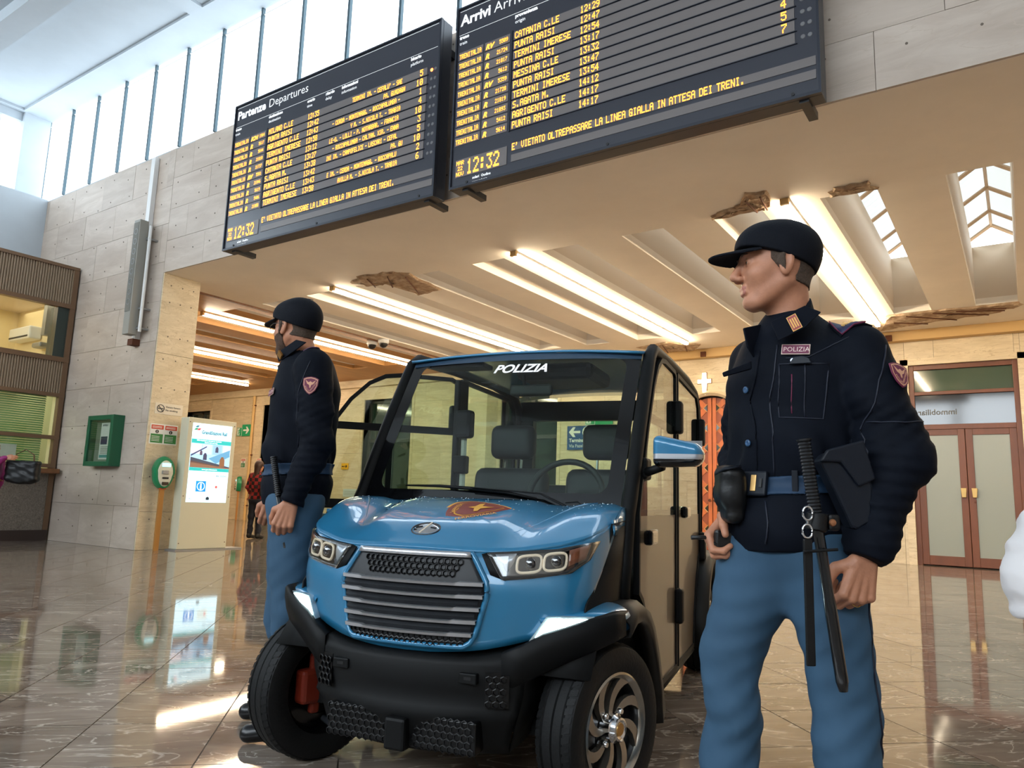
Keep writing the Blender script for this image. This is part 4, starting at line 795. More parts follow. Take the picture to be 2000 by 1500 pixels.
# headlamps
hl_lo = [(.318, .742), (.40, .750), (.515, .768), (.56, .81)]; hl_hi = [(.262, .828), (.36, .836), (.47, .846), (.578, .872)]
amber = mat('amber_lens', (150, 88, 60), .15, coat=1); drl = mat('drl_ring', (226, 208, 180), .3, emit=(226, 208, 180), es=.15); lensd = mat('projector', (18, 19, 24), .03, coat=1, spec=1)
clear = glass('lamp_glass', (.93, .95, .96), 1.4)
for mir in (0, 1):
    sg_ = -1 if mir else 1
    hl = patch('headlamp', hl_lo, hl_hi, blkg, .003, 26, 7, mirror=mir)
    patch('lamp_lens', hl_lo, hl_hi, clear, .017, 26, 7, hl, .002, mirror=mir)
    patch('amber_reflector', [(.505, .79), (.55, .815)], [(.505, .842), (.560, .862)], amber, .006, 8, 4, hl, .002, mirror=mir)
    patch('chrome_fin', [(.327, .765), (.345, .80)], [(.285, .823), (.350, .828)], satin, .006, 6, 3, hl, .002, mirror=mir)
    for uc, w in ((.392, .042), (.468, .038)):
        zc = .796 + (uc - .39) * .12; h = .027; pts = []
        for k in range(24):
            a = 2 * math.pi * k / 24; cu = abs(math.cos(a)) ** .55 * math.copysign(1, math.cos(a)); cz = abs(math.sin(a)) ** .55 * math.copysign(1, math.sin(a)); u = uc + w * .86 * cu; z = zc + h * cz + cu * .004; pts.append((sg_ * u, g(u, z) - .012 - .011, z))
        MB().tube(pts, .0048, 5, closed=True).build('drl_ring', drl, hl, smooth=True)
        vs = [(sg_ * (uc + (p[0] * sg_ - uc) * .8), p[1] + .004, zc + (p[2] - zc) * .8) for p in pts]; b = MB().add(vs, [tuple(range(24)) if mir else tuple(range(24))[::-1]]); b.build('lamp_bezel', mat('bezel', (40, 41, 46), .25, .6), hl)
        M_ = Matrix.Translation((sg_ * uc, g(uc, zc) - .018, zc)) @ Matrix.Rotation(math.pi / 2, 4, 'X'); MB().lathe([(.022, 0), (.020, .006), (.012, .011), (0, .013)], 16, M_).build('projector_lens', lensd, hl, smooth=True)
    patch('inner_mask', [(.275, .758), (.325, .740)], [(.240, .822), (.262, .828)], blk, .002, 6, 4, hl, mirror=mir)
# blue wing above the fog lamp, black flare below
for s in (-1, 1):
    S_ = [[(.42, -.175, .628), (.425, -.212, .628), (.428, -.218, .618), (.43, -.20, .60)], [(.50, -.12, .645), (.52, -.158, .642), (.53, -.163, .628), (.52, -.15, .61)], [(.545, -.06, .655), (.60, -.11, .648), (.612, -.112, .628), (.60, -.10, .612)], [(.57, 0, .662), (.655, -.05, .648), (.668, -.05, .615), (.655, -.05, .585)], [(.585, .08, .665), (.672, .035, .650), (.683, .035, .60), (.675, .03, .565)]]
    Gs = [[(s * a, c, d) for a, c, d in r] for r in S_]; MB().grid(Gs, flip=s < 0).build('wing_shelf', paint, CAR, smooth=True, thick=.005, subsurf=2)
    lp = [(.405, .556), (.455, .634), (.50, .636), (.60, .634), (.52, .603)]
    lampm = mat('fog_glow', (235, 255, 255), .3, emit=(215, 250, 255), es=16)
    P3 = lambda u, z, o: (s * u, float(np.interp(u, [.40, .52, .60], [-.245, -.190, -.135])) - o, z)
    vs = [P3(u, z, 0) for u, z in lp] + [P3(u, z, -.03) for u, z in lp]; n = 5
    fl_ = MB().add(vs, [tuple(range(n)) if s < 0 else tuple(range(n))[::-1]] + [(i, (i + 1) % n, n + (i + 1) % n, n + i) for i in range(n)]).build('fog_lamp', mat('fog_housing', (190, 205, 210), .2, .4), CAR)
    cu, cz = .488, .608; vs = [P3(cu + (u - cu) * .78, cz + (z - cz) * .78, .002) for u, z in lp]; MB().add(vs, [tuple(range(n)) if s < 0 else tuple(range(n))[::-1]]).build('fog_glow', lampm, fl_)
    F = [(.33, -.275, .520, .40), (.39, -.255, .545, .43), (.45, -.226, .582, .465), (.52, -.190, .606, .50), (.59, -.150, .630, .53), (.65, -.095, .645, .56), (.675, -.045, .642, .575)]
    MB().grid([[(s * u, v + .05, zt + .003), (s * u, v + .002, zt + .001), (s * u, v - .010, zt - .005), (s * (u + .002), v - .006, (zt + zb) / 2), (s * u, v + .004, zb), (s * u, v + .016, zb - .004), (s * u, v + .09, zb + .02)] for u, v, zt, zb in F], flip=s < 0).build('bumper_flare', blk, CAR, smooth=True, thick=.004)
# bumper
def vb(u): return -.335 + .62 * u * u
ul = np.linspace(-.40, .40, 33); rows = lambda u: [(u, g(u, .52) + .03, .508 + .35 * max(0, abs(u) - .2) ** 1.5), (u, vb(u) - .0, .497 + .40 * max(0, abs(u) - .2) ** 1.5), (u, vb(u) - .012, .478), (u * .985, vb(u) - .006, .40), (u * .95, vb(u) + .002, .345), (u * .94, vb(u) - .012, .330), (u * .90, vb(u) + .002, .30), (u * .86, vb(u) + .012, .24), (u * .84, vb(u) + .03, .205), (u * .82, vb(u) + .14, .20)]
MB().grid([rows(u) for u in ul]).build('bumper', blk, CAR, smooth=True, thick=.006)
for s in (-1, 1): MB().grid([[(s * .40, vb(.4), .54), (s * .42, vb(.4) + .12, .54), (s * .42, .1, .54)], [(s * .38, vb(.4), .345), (s * .40, vb(.4) + .12, .36), (s * .38, .1, .36)], [(s * .336, vb(.4) + .03, .205), (s * .35, vb(.4) + .15, .22), (s * .33, .1, .24)]], flip=s < 0).build('bumper_side', blk, CAR, smooth=True, thick=.005)
bf = lambda off: (lambda u, z, o: (u, vb(u) - .010 - off - o + (.012 if z < .33 else 0), z))
for s in (-1, 1):
    pu = lambda a, c: sorted((s * a, s * c)); x0, x1 = pu(.285, .355)
    MB().grid([[(u, vb(u) - .013, z) for z in (.355, .462)] for u in np.linspace(x0, x1, 8)]).build('inset_panel', hb_, CAR, thick=.004)
    honey('honeycomb', lambda u, z: True, x0 + .012, x1 - .005, .366, .458, .0125, CAR, hb_, lambda u, z, o: (u, vb(u) - .020 - o, z))
    x0, x1 = pu(.205, .265); tb_ = box('plate_bracket', (x0, vb(.23) - .026, .425), (x1, vb(.23) + .0, .458), blk, CAR, bevel=.004); box('bracket_slot', (x0 + .018, vb(.23) - .027, .438), (x1 - .018, vb(.23) - .024, .447), MATS['black'], tb_)
box('lower_grille', (-.27, vb(.2) - .016, .215), (.27, vb(.2) + .05, .312), hb_, CAR, bevel=.004); honey('honeycomb', lambda u, z: abs(u) > .045, -.26, .26, .225, .31, .0135, CAR, hb_, lambda u, z, o: (u, vb(.2) - .019 - o, z))
box('tow_cover', (-.035, vb(0) - .028, .205), (.040, vb(0) + .05, .305), blk, CAR, bevel=.01)
# badges on the bonnet
maroon = mat('badge_maroon', (120, 36, 22), .4); gold = mat('badge_gold', (222, 160, 52), .4)
BO, BX, BYv = (.125, -.01), Vector((.985, .17, 0)), Vector((-.17, .985, 0))   # shield: point towards +BX
def sh(a, c, o=.0):  # a along axis (-1 flat top .. 1 point), c across
    u = BO[0] + BX.x * a * .125 + BYv.x * c * .13; v = BO[1] + BX.y * a * .125 + BYv.y * c * .13; return onh(u, v, o)
def shield(name, k, m, o, par):
    b = MB(); G = []
    for a in np.linspace(-1, 1, 17):
        t = (a + 1) / 2; w = (1 - t ** 1.7) * (.75 + .25 * min(1, t * 5)) if t > 0 else .72; G.append([sh((a - .0) * k - .1 * (1 - k) * 0 - .12 * (1 - c * c) * (1 - t), c * w * k, o) for c in np.linspace(-1, 1, 11)])
    return b.grid(G, flip=True).build(name, m, par, smooth=True)
bd = shield('badge_sticker', 1.0, gold, .001, CAR); shield('badge_field', .90, maroon, .002, bd); shield('badge_line', .70, gold, .003, bd); shield('badge_field', .66, maroon, .004, bd)
def on_shield_text(body, a, c, ang, size, m):
    cu = bpy.data.curves.new('t', 'FONT'); cu.body = body; cu.size = size; cu.align_x = 'CENTER'; cu.offset = .001; o = bpy.data.objects.new('t', cu); COL.objects.link(o)
    me = bpy.data.meshes.new_from_object(o.evaluated_get(bpy.context.evaluated_depsgraph_get())); bpy.data.objects.remove(o); ca, sa = math.cos(ang), math.sin(ang)
    for v in me.vertices: x, y = v.co.x, v.co.y; v.co = Vector(sh(a + (x * ca - y * sa), c + (x * sa + y * ca), .005))
    me.materials.clear(); me.materials.append(m); o = bpy.data.objects.new('badge_lettering', me); COL.objects.link(o); o.parent = bd
on_shield_text('POLIZIA', -.84, 0, -math.pi / 2, .24, gold); on_shield_text('FERROVIARIA', .02, -.72, .42, .2, gold)
eag = [(-.45, 0), (-.2, .12), (-.1, .42), (.08, .5), (.05, .15), (.3, .05), (.55, .02), (.3, -.06), (.05, -.15), (.0, -.42), (-.14, -.45), (-.2, -.12)]
MB().add([sh(a * .8 - .05, c * .8, .006) for a, c in eag], [tuple(range(len(eag)))]).build('badge_eagle', gold, bd)
b = MB(); G = []
for r, o in ((0, .008), (.6, .008), (.85, .007), (1, .0)): G.append([onh(.0 + .052 * r * math.cos(a), -.205 + .030 * r * math.sin(a), o) for a in np.linspace(0, 2 * math.pi, 29)])
lg = b.grid(G, flip=True).build('maker_emblem', chrome, CAR, smooth=True)
MB().tube([onh(.053 * math.cos(a), -.205 + .031 * math.sin(a), .004) for a in np.linspace(0, 2 * math.pi, 28, endpoint=False)], .0035, 6, closed=True).build('emblem_ring', blkg, lg, smooth=True)
MB().tube([onh(-.012, -.232, .009), onh(.010, -.178, .009)], .003, 5).build('emblem_bar', mat('emblem_white', (240, 225, 205), .3), lg); MB().tube([onh(-.040, -.205, .008), onh(-.015, -.199, .0085)], .003, 5).build('emblem_bar', blkg, lg); MB().tube([onh(.018, -.203, .008), onh(.040, -.205, .0085)], .003, 5).build('emblem_bar', blkg, lg)
# windscreen
def ws(u, t, o=0):   # t 0 bottom .. 1 top
    v = .262 + .44 * t ** 1.12 - .0 + .030 * (u / .58) ** 2 * 1.0; z = .925 + .765 * t - .012 * (u / .58) ** 2 * t; return (u, v - o - .018, z + o * .3)
un = np.linspace(-.575, .575, 25); tn = np.linspace(0, 1, 18)
wsx = MB().grid([[ws(u, t) for t in tn] for u in un[1:-1]]).build('windscreen', wsg, CAR, smooth=True)
def frit(name, us, ts, m, o=.003): return MB().grid([[ws(u, t, o) for t in ts] for u in us]).build(name, m, wsx, smooth=True)
frit('screen_border', un, np.linspace(0, .145, 4), blkg); 
for s in (-1, 1): frit('screen_border', np.linspace(.515, .575, 4) * s if s > 0 else np.linspace(-.575, -.515, 4), np.linspace(.145, .955, 12), blkg)
frit('screen_border', un, np.linspace(.955, 1.0, 3), mat('screen_top_reflection', (52, 72, 92), .15, coat=.6))  # blue-grey reflection painted into the colour of the top border
for s in (-1, 1):  # rounded inner corners of the border
    for (uc, tc, su_, st) in ((.515, .145, -1, 1), (.515, .955, -1, -1)):
        P_ = [(uc, tc)] + [(uc + su_ * (.05 - .05 * math.sin(a)), tc + st * (.065 - .065 * math.cos(a))) for a in np.linspace(0, math.pi / 2, 8)]
        MB().add([ws(s * a, c, .003) for a, c in P_], [tuple(range(len(P_)))]).build('screen_border', blkg, wsx)
def ws_text(body, u0, t0, w, m, mirror=False):
    cu = bpy.data.curves.new('t', 'FONT'); cu.body = body; cu.size = 1; cu.offset = .03; cu.shear = .3; cu.align_x = 'CENTER'; o = bpy.data.objects.new('t', cu); COL.objects.link(o)
    me = bpy.data.meshes.new_from_object(o.evaluated_get(bpy.context.evaluated_depsgraph_get())); bpy.data.objects.remove(o); xs_ = [v.co.x for v in me.vertices]; k = w / (max(xs_) - min(xs_))
    for v in me.vertices: x, y = v.co.x * k, v.co.y * k; v.co = Vector(ws(u0 + x, t0 + y / .87 * .92, .006))
    me.materials.clear(); me.materials.append(m); o = bpy.data.objects.new('screen_lettering', me); COL.objects.link(o); o.parent = wsx
ws_text('POLIZIA', .018, .868, .265, mat('letter_white', (236, 238, 240), .5, emit=(236, 238, 240), es=.15))
# roof, pillars and rails
rn_ = [[(u, v, 1.69 + .028 * (1 - (u / .6) ** 2) + .02 * math.sin(math.pi * min(1, (v - .68) / 1.7)) - (.02 if v < .7 else 0)) for v in np.linspace(.675, 2.27, 14)] for u in np.linspace(-.585, .585, 15)]
MB().grid(rn_).build('roof', paint, CAR, smooth=True, thick=.012)
for s in (-1, 1):
    pts = [(s * .60, .20, .60), (s * .605, .245, .80), (s * .605, .29, .96)] + [(s * .605, ws(.575, t)[1] + .02, ws(.575, t)[2] + .006) for t in np.linspace(.12, .97, 12)] + [(s * .605, .79, 1.704), (s * .605, 1.2, 1.722), (s * .605, 1.8, 1.728), (s * .605, 2.15, 1.70), (s * .605, 2.26, 1.63), (s * .605, 2.32, 1.45), (s * .605, 2.34, 1.0), (s * .605, 2.34, .7)]
    MB().tube(pts, .030, 10).build('roof_rail', blk, CAR, smooth=True)
    MB().grid([[(s * .55, -.14, .60), (s * .56, -.12, .67), (s * .585, .03, .79), (s * .60, .06, .93)], [(s * .60, .1, .55), (s * .60, .12, .67), (s * .605, .18, .79), (s * .605, .25, .94)], [(s * .60, .36, .55), (s * .60, .36, .67), (s * .60, .36, .79), (s * .60, .36, .94)]], flip=s < 0).build('cowl_side', blk, CAR, smooth=True, thick=.006)
    # front fender flare following the wheel arch
    arc_ = [(-.02, .625), (.10, .655), (.22, .652), (.32, .622), (.42, .555), (.52, .44), (.60, .31), (.655, .20)]
    MB().grid([[(s * .56, v, z + .005), (s * .655, v, z), (s * .685, v + .0, z - .022), (s * .685, v - .045 * (k / 7), z - .062), (s * .64, v - .05 * (k / 7), z - .07)] for k, (v, z) in enumerate(arc_)], flip=s < 0).build('fender_flare', mat('flare_black', (30, 29, 27), .5, spec=.3), CAR, smooth=True, thick=.006)
    arr_ = [(1.98, .20), (2.0, .35), (2.05, .50), (2.14, .62), (2.27, .70), (2.42, .725), (2.57, .70), (2.70, .62), (2.80, .50), (2.85, .35)]
    MB().grid([[(s * .56, v, z + .005), (s * .655, v, z), (s * .70, v, z - .02), (s * .70, v + (.045 if v < 2.4 else -.045), z - .06), (s * .64, v + (.05 if v < 2.4 else -.05), z - .065)] for v, z in arr_], flip=s > 0).build('fender_flare', MATS['flare_black'], CAR, smooth=True, thick=.006)
    MB().tube([(s * .60, .72, .185), (s * .60, 2.0, .185)], .025, 6).build('sill', blk, CAR, smooth=True)
    MB().tube([(s * .612, 1.333, .21), (s * .612, 1.333, 1.68)], .018, 6).build('centre_pillar', blk, CAR, smooth=True)
    box('inner_pillar', (s * .60 - .03, 1.27, .3), (s * .60 + .005, 1.40, 1.68), blk, CAR, bevel=.01)
# doors
fdp = [(.375, .97), (.375, .655), (.45, .615), (.55, .50), (.64, .36), (.70, .215), (1.312, .212), (1.312, 1.672), (1.27, 1.694), (.98, 1.696), (.88, 1.682), (.79, 1.635), (.69, 1.535), (.56, 1.34), (.45, 1.14)]
rdp = [(1.354, .212), (1.93, .212), (1.97, .38), (2.05, .55), (2.16, .68), (2.235, .73), (2.235, 1.50), (2.21, 1.62), (2.13, 1.685), (1.354, 1.695)]
def offset_poly(P, d):
    n = len(P); out = []; A_ = sum(P[i][0] * P[(i + 1) % n][1] - P[(i + 1) % n][0] * P[i][1] for i in range(n)); sgn = 1 if A_ > 0 else -1
    for i in range(n):
        p0, p1, p2 = Vector(P[i - 1]), Vector(P[i]), Vector(P[(i + 1) % n]); e1 = (p1 - p0).normalized(); e2 = (p2 - p1).normalized(); n1 = Vector((-e1.y, e1.x)) * sgn; n2 = Vector((-e2.y, e2.x)) * sgn; m = (n1 + n2); m = m / max(.3, m.dot(n1)) ; out.append((p1.x + m.x * d, p1.y + m.y * d))
    return out
def door(name, P, root_v, s, handle_v, handle_z, hinge_z, mid, opened=False):
    """door parts under an intermediate mesh (the frame); local x = outward, y = v - root_v"""
    R = [(v - root_v, z) for v, z in P]; I = offset_poly(R, .022); n = len(R); b = MB(); t = .012
    for x0, sgn2 in ((t, 1), (-t, -1)):
        o = len(b.v); b.v += [(x0, *p) for p in R] + [(x0, *p) for p in I]; b.f += [((o + i, o + (i + 1) % n, o + n + (i + 1) % n, o + n + i) if sgn2 > 0 else (o + n + i, o + n + (i + 1) % n, o + (i + 1) % n, o + i)) for i in range(n)]; b.mi += [0] * n
    for i in range(n): j = (i + 1) % n; b.f += [(i, j, 2 * n + j, 2 * n + i), (n + i, n + j, 3 * n + j, 3 * n + i)]; b.mi += [0, 0]
    fr = b.build(name, blk, CAR, smooth='fix'); vs = [p[0] for p in I]; zs = [p[1] for p in I]
    lo = [p for p in I]; zl = .955
    def clip(P, z, up):
        out = []
        for i in range(len(P)):
            a, c = P[i], P[(i + 1) % len(P)]; ia = (a[1] > z) == up; ic = (c[1] > z) == up
            if ia: out.append(a)
            if ia != ic: k = (z - a[1]) / (c[1] - a[1]); out.append((a[0] + (c[0] - a[0]) * k, z))
        return out
    up, dn = clip(I, zl, True), clip(I, zl, False)
    MB().add([(.004, *p) for p in up] + [(-.002, *p) for p in up], [tuple(range(len(up))), tuple(range(len(up), 2 * len(up)))[::-1]]).build('window_pane', dgs, fr)
    MB().add([(.005, *p) for p in dn] + [(-.003, *p) for p in dn], [tuple(range(len(dn))), tuple(range(len(dn), 2 * len(dn)))[::-1]]).build('lower_panel', dgs if opened else taupe, fr)
    y0 = min(vs); y1 = max(vs)
    def xr(z): 
        xs_ = []
        for i in range(len(I)):
            a, c = I[i], I[(i + 1) % len(I)]
            if (a[1] - z) * (c[1] - z) < 0: xs_.append(a[0] + (c[0] - a[0]) * (z - a[1]) / (c[1] - a[1]))
        return min(xs_), max(xs_)
    a, c = xr(zl); box('belt_bar', (-.016, a, zl - .025), (.0, c, zl + .025), blk, fr)
    if mid: a, c = xr(1.38); box('slider_bar', (-.014, a, 1.36), (.0, c, 1.40), blk, fr); box('slider_post', (-.014, (a + c) / 2 - .04, zl), (-.002, (a + c) / 2 - .01, 1.36), blk, fr)
    h = box('door_handle', (.012, handle_v - root_v - .085, handle_z - .030), (.05, handle_v - root_v + .045, handle_z + .030), blkg, fr, bevel=.012); box('chrome_latch', (.014, handle_v - root_v + .04, handle_z - .028), (.040, handle_v - root_v + .09, handle_z + .030), satin, fr, bevel=.004)
    for z in hinge_z: box('hinge', (-.0, -.045, z - .085), (.045, .018, z + .085), blk, fr, bevel=.015)
    if s < 0: fr.scale = (-1, 1, 1)
    fr.location = (s * .622, root_v, 0); return fr
door('front_door', fdp, 1.312, 1, .53, .870, (1.45, .51), True); door('rear_door', rdp, 2.235, 1, 1.50, .968, (1.46, .76), False); door('rear_door', rdp, 2.235, -1, 1.50, .968, (1.46, .76), False)
fo = door('front_door', fdp, 1.312, -1, .53, .870, (1.45, .51), True, True); fo.rotation_euler = (0, 0, math.radians(-50)); fo['label'] = 'open front door'
# rear wall, tail, floor, interior
rw = MB(); rw.box((-.60, 2.30, .25), (.60, 2.36, 1.0)); rw.box((-.60, 2.26, 1.55), (.60, 2.32, 1.68)); rw.box((-.60, 2.27, 1.0), (-.50, 2.34, 1.55)); rw.box((.50, 2.27, 1.0), (.60, 2.34, 1.55)); tag(rw.build('rear_panel', blk, CAR), kind='stuff')
box('rear_window', (-.50, 2.30, 1.0), (.50, 2.305, 1.55), dgs, CAR); box('cargo_box', (-.60, 2.36, .35), (.60, 2.85, .78), paint, CAR, bevel=.03)
box('floor_pan', (-.58, -.05, .22), (.58, 2.7, .27), blk, CAR); box('firewall', (-.56, .22, .27), (.56, .26, .92), blk, CAR)
dsh = organic('dashboard', lambda p: bx(p, (0, .40, .88), (.55, .14, .09), .05), (-.62, .2, .7), (.62, .6, 1.02), .02, blk, CAR)
box('cowl_panel', (-.575, .18, .90), (.575, .30, .955), blk, CAR, bevel=.02)
def seat(u, v, label=None):
    s_ = organic('seat_cushion', lambda p: bx(p, (u, v, .62), (.23, .23, .07), .05), (u - .27, v - .27, .5), (u + .27, v + .27, .74), .02, seatm, CAR)
    R = rotm('X', -10)
    bk = organic('seat_back', lambda p: su(bx(p, (u, v + .26, .90), (.215, .055, .28), .05, R), bx(p, (u, v + .22, .84), (.14, .06, .2), .05, R), .05), (u - .27, v + .05, .56), (u + .27, v + .42, 1.24), .018, seatm, CAR)
    hr = organic('headrest', lambda p: bx(p, (u, v + .31, 1.32), (.13, .05, .095), .045), (u - .16, v + .22, 1.2), (u + .16, v + .4, 1.45), .015, seatm, CAR)
    for d in (-.05, .05): MB().tube([(u + d, v + .30, 1.15), (u + d, v + .31, 1.26)], .007, 6).build('headrest_post', chrome, hr)
seat(-.26, .98); seat(.27, .98); organic('rear_seat', lambda p: su(bx(p, (0, 1.85, .6), (.52, .22, .07), .04), bx(p, (0, 2.08, .85), (.52, .06, .26), .05), .04), (-.56, 1.6, .5), (.56, 2.2, 1.16), .025, seatm, CAR)
MB().tube([(.27 + .165 * math.cos(a), .56 + .165 * math.sin(a) * .35, 1.03 + .165 * math.sin(a) * .9) for a in np.linspace(0, 2 * math.pi, 32, endpoint=False)], .014, 8, closed=True).build('steering_wheel', seatm, CAR, smooth=True)
box('roof_console', (-.1, .86, 1.60), (.30, 1.25, 1.68), seatm, CAR, bevel=.03); box('sun_visor', (-.50, .70, 1.64), (-.20, .82, 1.665), seatm, CAR, bevel=.008)
MB().tube([(-.56, 1.28, 1.5), (-.55, 1.26, 1.2), (-.53, 1.2, .9)], .016, 4, flat=.2).build('seat_belt', mat('belt_grey', (196, 194, 180), .6), CAR); box('belt_guide', (-.60, 1.22, 1.34), (-.50, 1.30, 1.50), blk, CAR, bevel=.02); box('belt_guide', (-.60, 1.22, 1.14), (-.52, 1.28, 1.24), blk, CAR, bevel=.01)
MB().tube([(.0, .72, 1.60), (.0, .74, 1.55)], .01, 6).build('mirror_stem', blk, CAR); organic('inner_mirror', lambda p: bx(p, (.02, .78, 1.53), (.11, .015, .03), .014), (-.12, .74, 1.48), (.16, .82, 1.58), .01, seatm, CAR)
# wiper
wb_ = ws(.43, .02, .02); wt = ws(-.36, .155, .03); md_ = ws(.27, .12, .03)
wp_ = MB().tube([wb_, ws(.38, .06, .035), ws(.26, .125, .035), ws(-.05, .150, .03)], [.014, .011, .008, .005], 6, flat=.5).build('wiper_arm', blk, CAR, smooth=True)
MB().tube([ws(u, t, .014) for u, t in ((.24, .105), (.1, .135), (-.05, .15), (-.2, .16), (-.37, .160))], [.006, .008, .009, .007, .004], 6).build('wiper_blade', blk, wp_, smooth=True)
MB().lathe([(.03, 0), (.03, .02), (.018, .04), (0, .042)], 14, Matrix.Translation((wb_[0], wb_[1] - .01, wb_[2] - .02)) @ Matrix.Rotation(math.radians(60), 4, 'X')).build('wiper_pivot', blk, wp_, smooth=True)
MB().tube([ws(.44, .0, .03), ws(.455, .05, .04), ws(.42, .085, .045), ws(.37, .08, .04)], .003, 5).build('washer_hose', blk, wp_, smooth=True)
# door mirrors
def mirror(s):
    def f(p):
        q = p.copy(); q[..., 0] *= s
        t = np.clip((q[..., 0] - .69) / .20, 0, 1); hh = .066 - .026 * t - .01 * np.clip((t - .8) / .2, 0, 1); zc = 1.210 - .016 * t
        d = np.abs(q - np.stack([np.full_like(t, .787), .36 + .03 * t, zc], -1)); d[..., 0] -= .095 - .03; d[..., 1] -= .045 - .03; d[..., 2] -= hh - .03
        return np.sqrt((np.maximum(d, 0) ** 2).sum(-1)) + np.minimum(d.max(-1), 0) - .03
    lo, hi = ((.66, .28, 1.1), (.92, .46, 1.31)) if s > 0 else ((-.92, .28, 1.1), (-.66, .46, 1.31))
    o = organic('wing_mirror', f, lo, hi, .005, [paint, blkg, satin], CAR, lambda c: np.where(c[:, 2] > 1.196 - .0 * np.abs(c[:, 0]), 0, np.where((c[:, 2] > 1.178) & (c[:, 1] < .36), 2, 1)))
    MB().tube([(s * .615, .50, 1.12), (s * .64, .46, 1.13), (s * .72, .40, 1.15)], [.03, .02, .016], 8).build('mirror_arm', blk, o, smooth=True); box('mirror_foot', (min(s * .615, s * .65), .44, 1.10), (max(s * .615, s * .65), .54, 1.19), blk, o, bevel=.012)
    if s > 0: box('mirror_glass', (.71, .415, 1.165), (.87, .42, 1.255), chrome, o)
mirror(1)
# wheels
def wheel(u, v, s, steer, inner=False):
    w = .075; R = .267; root = MB()
    prof = [(.172, -w * .86), (.20, -w * .98), (.235, -w), (.255, -w * .92), (.2635, -w * .74)]
    xs_ = [-.046, -.040, -.034, -.004, .0, .004, .034, .040, .046]; hh = [0, -.007, 0, 0, -.007, 0, 0, -.007, 0]
    prof += [(R + h, x) for x, h in zip(xs_, hh)] + [(r, -x) for r, x in prof[::-1]]
    M_ = Matrix.Rotation(math.pi / 2, 4, 'Y'); n = 72
    ty = root.lathe(prof, n, M_).build('wheel', rub, CAR, smooth='fix')
    tr_ = MB()   # sipes across the shoulder blocks
    for k in range(60):
        a = 2 * math.pi * k / 60
        for x0, x1, da in ((-.066, -.042, .03), (.042, .066, .03)):
            c0, c1 = a, a + da; r = R + .0012; r0 = R - .0 
            P_ = [(x0 if abs(x0) < abs(x1) else x0, (R - .004) * math.sin(c0), (R - .004) * math.cos(c0))]
            def pt(x, an, rr): return (x, rr * math.sin(an), rr * math.cos(an))
            ra = R + .002 if abs(x0) < .05 else .2615; rb = R + .002 if abs(x1) < .05 else .2615
            tr_.add([pt(x0, c0, ra), pt(x1, c1, rb), pt(x1, c1 + .075, rb), pt(x0, c0 + .075, ra)], [(0, 1, 2, 3)])
    tag(tr_.build('tread_blocks', rub, ty), kind='stuff')
    rimb = mat('rim_black', (14, 14, 15), .3, coat=.4); mach = mat('rim_machined', (176, 170, 160), .22, .9)
    MB().lathe([(.172, -.062), (.160, -.05), (.150, -.02), (.150, .03), (.160, .055), (.174, .066)], 48, M_).build('rim_barrel', rimb, ty, smooth='fix')
    MB().lathe([(.176, .062), (.177, .070), (.170, .074), (.160, .066), (.154, .056)], 60, M_).build('rim_lip', mach, ty, smooth='fix')
    MB().lathe([(.155, .02), (.05, .026), (.0, .026)], 40, M_).build('rim_disc', rimb, ty, smooth='fix')
    for k in range(8):
        a = 2 * math.pi * k / 8; sp = MB(); L_ = []; Rr = []
        for t in np.linspace(0, 1, 8):
            r = .030 + .130 * t; an = a + .55 * t * t - .1; hw = .009 + .017 * t ** 1.6; ta = hw / r
            L_.append(((.044 + .014 * t), r * math.sin(an - ta), r * math.cos(an - ta))); Rr.append(((.046 + .014 * t), r * math.sin(an + ta), r * math.cos(an + ta)))
        vs = L_ + Rr + [(x - .02, y, z) for x, y, z in L_] + [(x - .02, y, z) for x, y, z in Rr]; fs = []
        for i in range(7): fs += [(i, i + 1, 9 + i, 8 + i), (16 + i, 17 + i, i + 1, i), (8 + i, 9 + i, 25 + i, 24 + i)]
        sp.add(vs, fs).build('spoke', mach, ty)
    hub = MB().lathe([(.046, .03), (.046, .066), (.040, .072), (.036, .084), (.030, .086), (.022, .080), (0, .080)], 30, M_).build('hub_cap', chrome, ty, smooth='fix'); MB().lathe([(.022, .081), (.02, .084), (0, .084)], 20, M_).build('cap_disc', mat('cap_gold', (190, 150, 90), .3, .8), hub)
    for k in range(4):
        a = math.pi / 4 + math.pi / 2 * k; MB().lathe([(.012, .03), (.012, .056), (.008, .062), (0, .062)], 8, Matrix.Translation((0, .062 * math.sin(a), .062 * math.cos(a))) @ M_).build('wheel_nut', chrome, ty, smooth='fix')
    ty.location = (u, v, R); ty.rotation_euler = (0, 0, steer + (math.pi if s < 0 else 0))
    if inner:
        cal = mat('caliper_red', (112, 36, 20), .4); c_ = box('brake_caliper', (-.085, .02, -.05), (-.02, .12, .075), cal, ty, bevel=.015); box('caliper_bracket', (-.07, .04, .06), (-.04, .075, .13), cal, ty, bevel=.01); box('caliper_bracket', (-.07, .03, -.09), (-.04, .07, -.04), cal, ty, bevel=.01)
        MB().lathe([(.105, -.03), (.105, -.02), (.02, -.02)], 36, M_).build('brake_disc', blk, ty, smooth='fix')
    return ty
st = math.radians(-20)
wheel(-.565, .025, -1, st, True); wheel(.575, .015, 1, st); wheel(.585, 2.42, 1, 0); wheel(-.585, 2.42, -1, 0)
MB().tube([(-.50, .0, .27), (-.2, .02, .24), (.2, .02, .24), (.50, .0, .27)], .025, 8).build('axle_beam', blk, CAR, smooth=True)
MB().tube([(-.42, .0, .42), (-.46, -.01, .52)], .03, 8).build('strut', blk, CAR); MB().tube([(-.44, -.04, .46), (-.42, -.05, .36), (-.46, -.06, .30)], .008, 6).build('brake_hose', MATS['brass'], CAR, smooth=True)
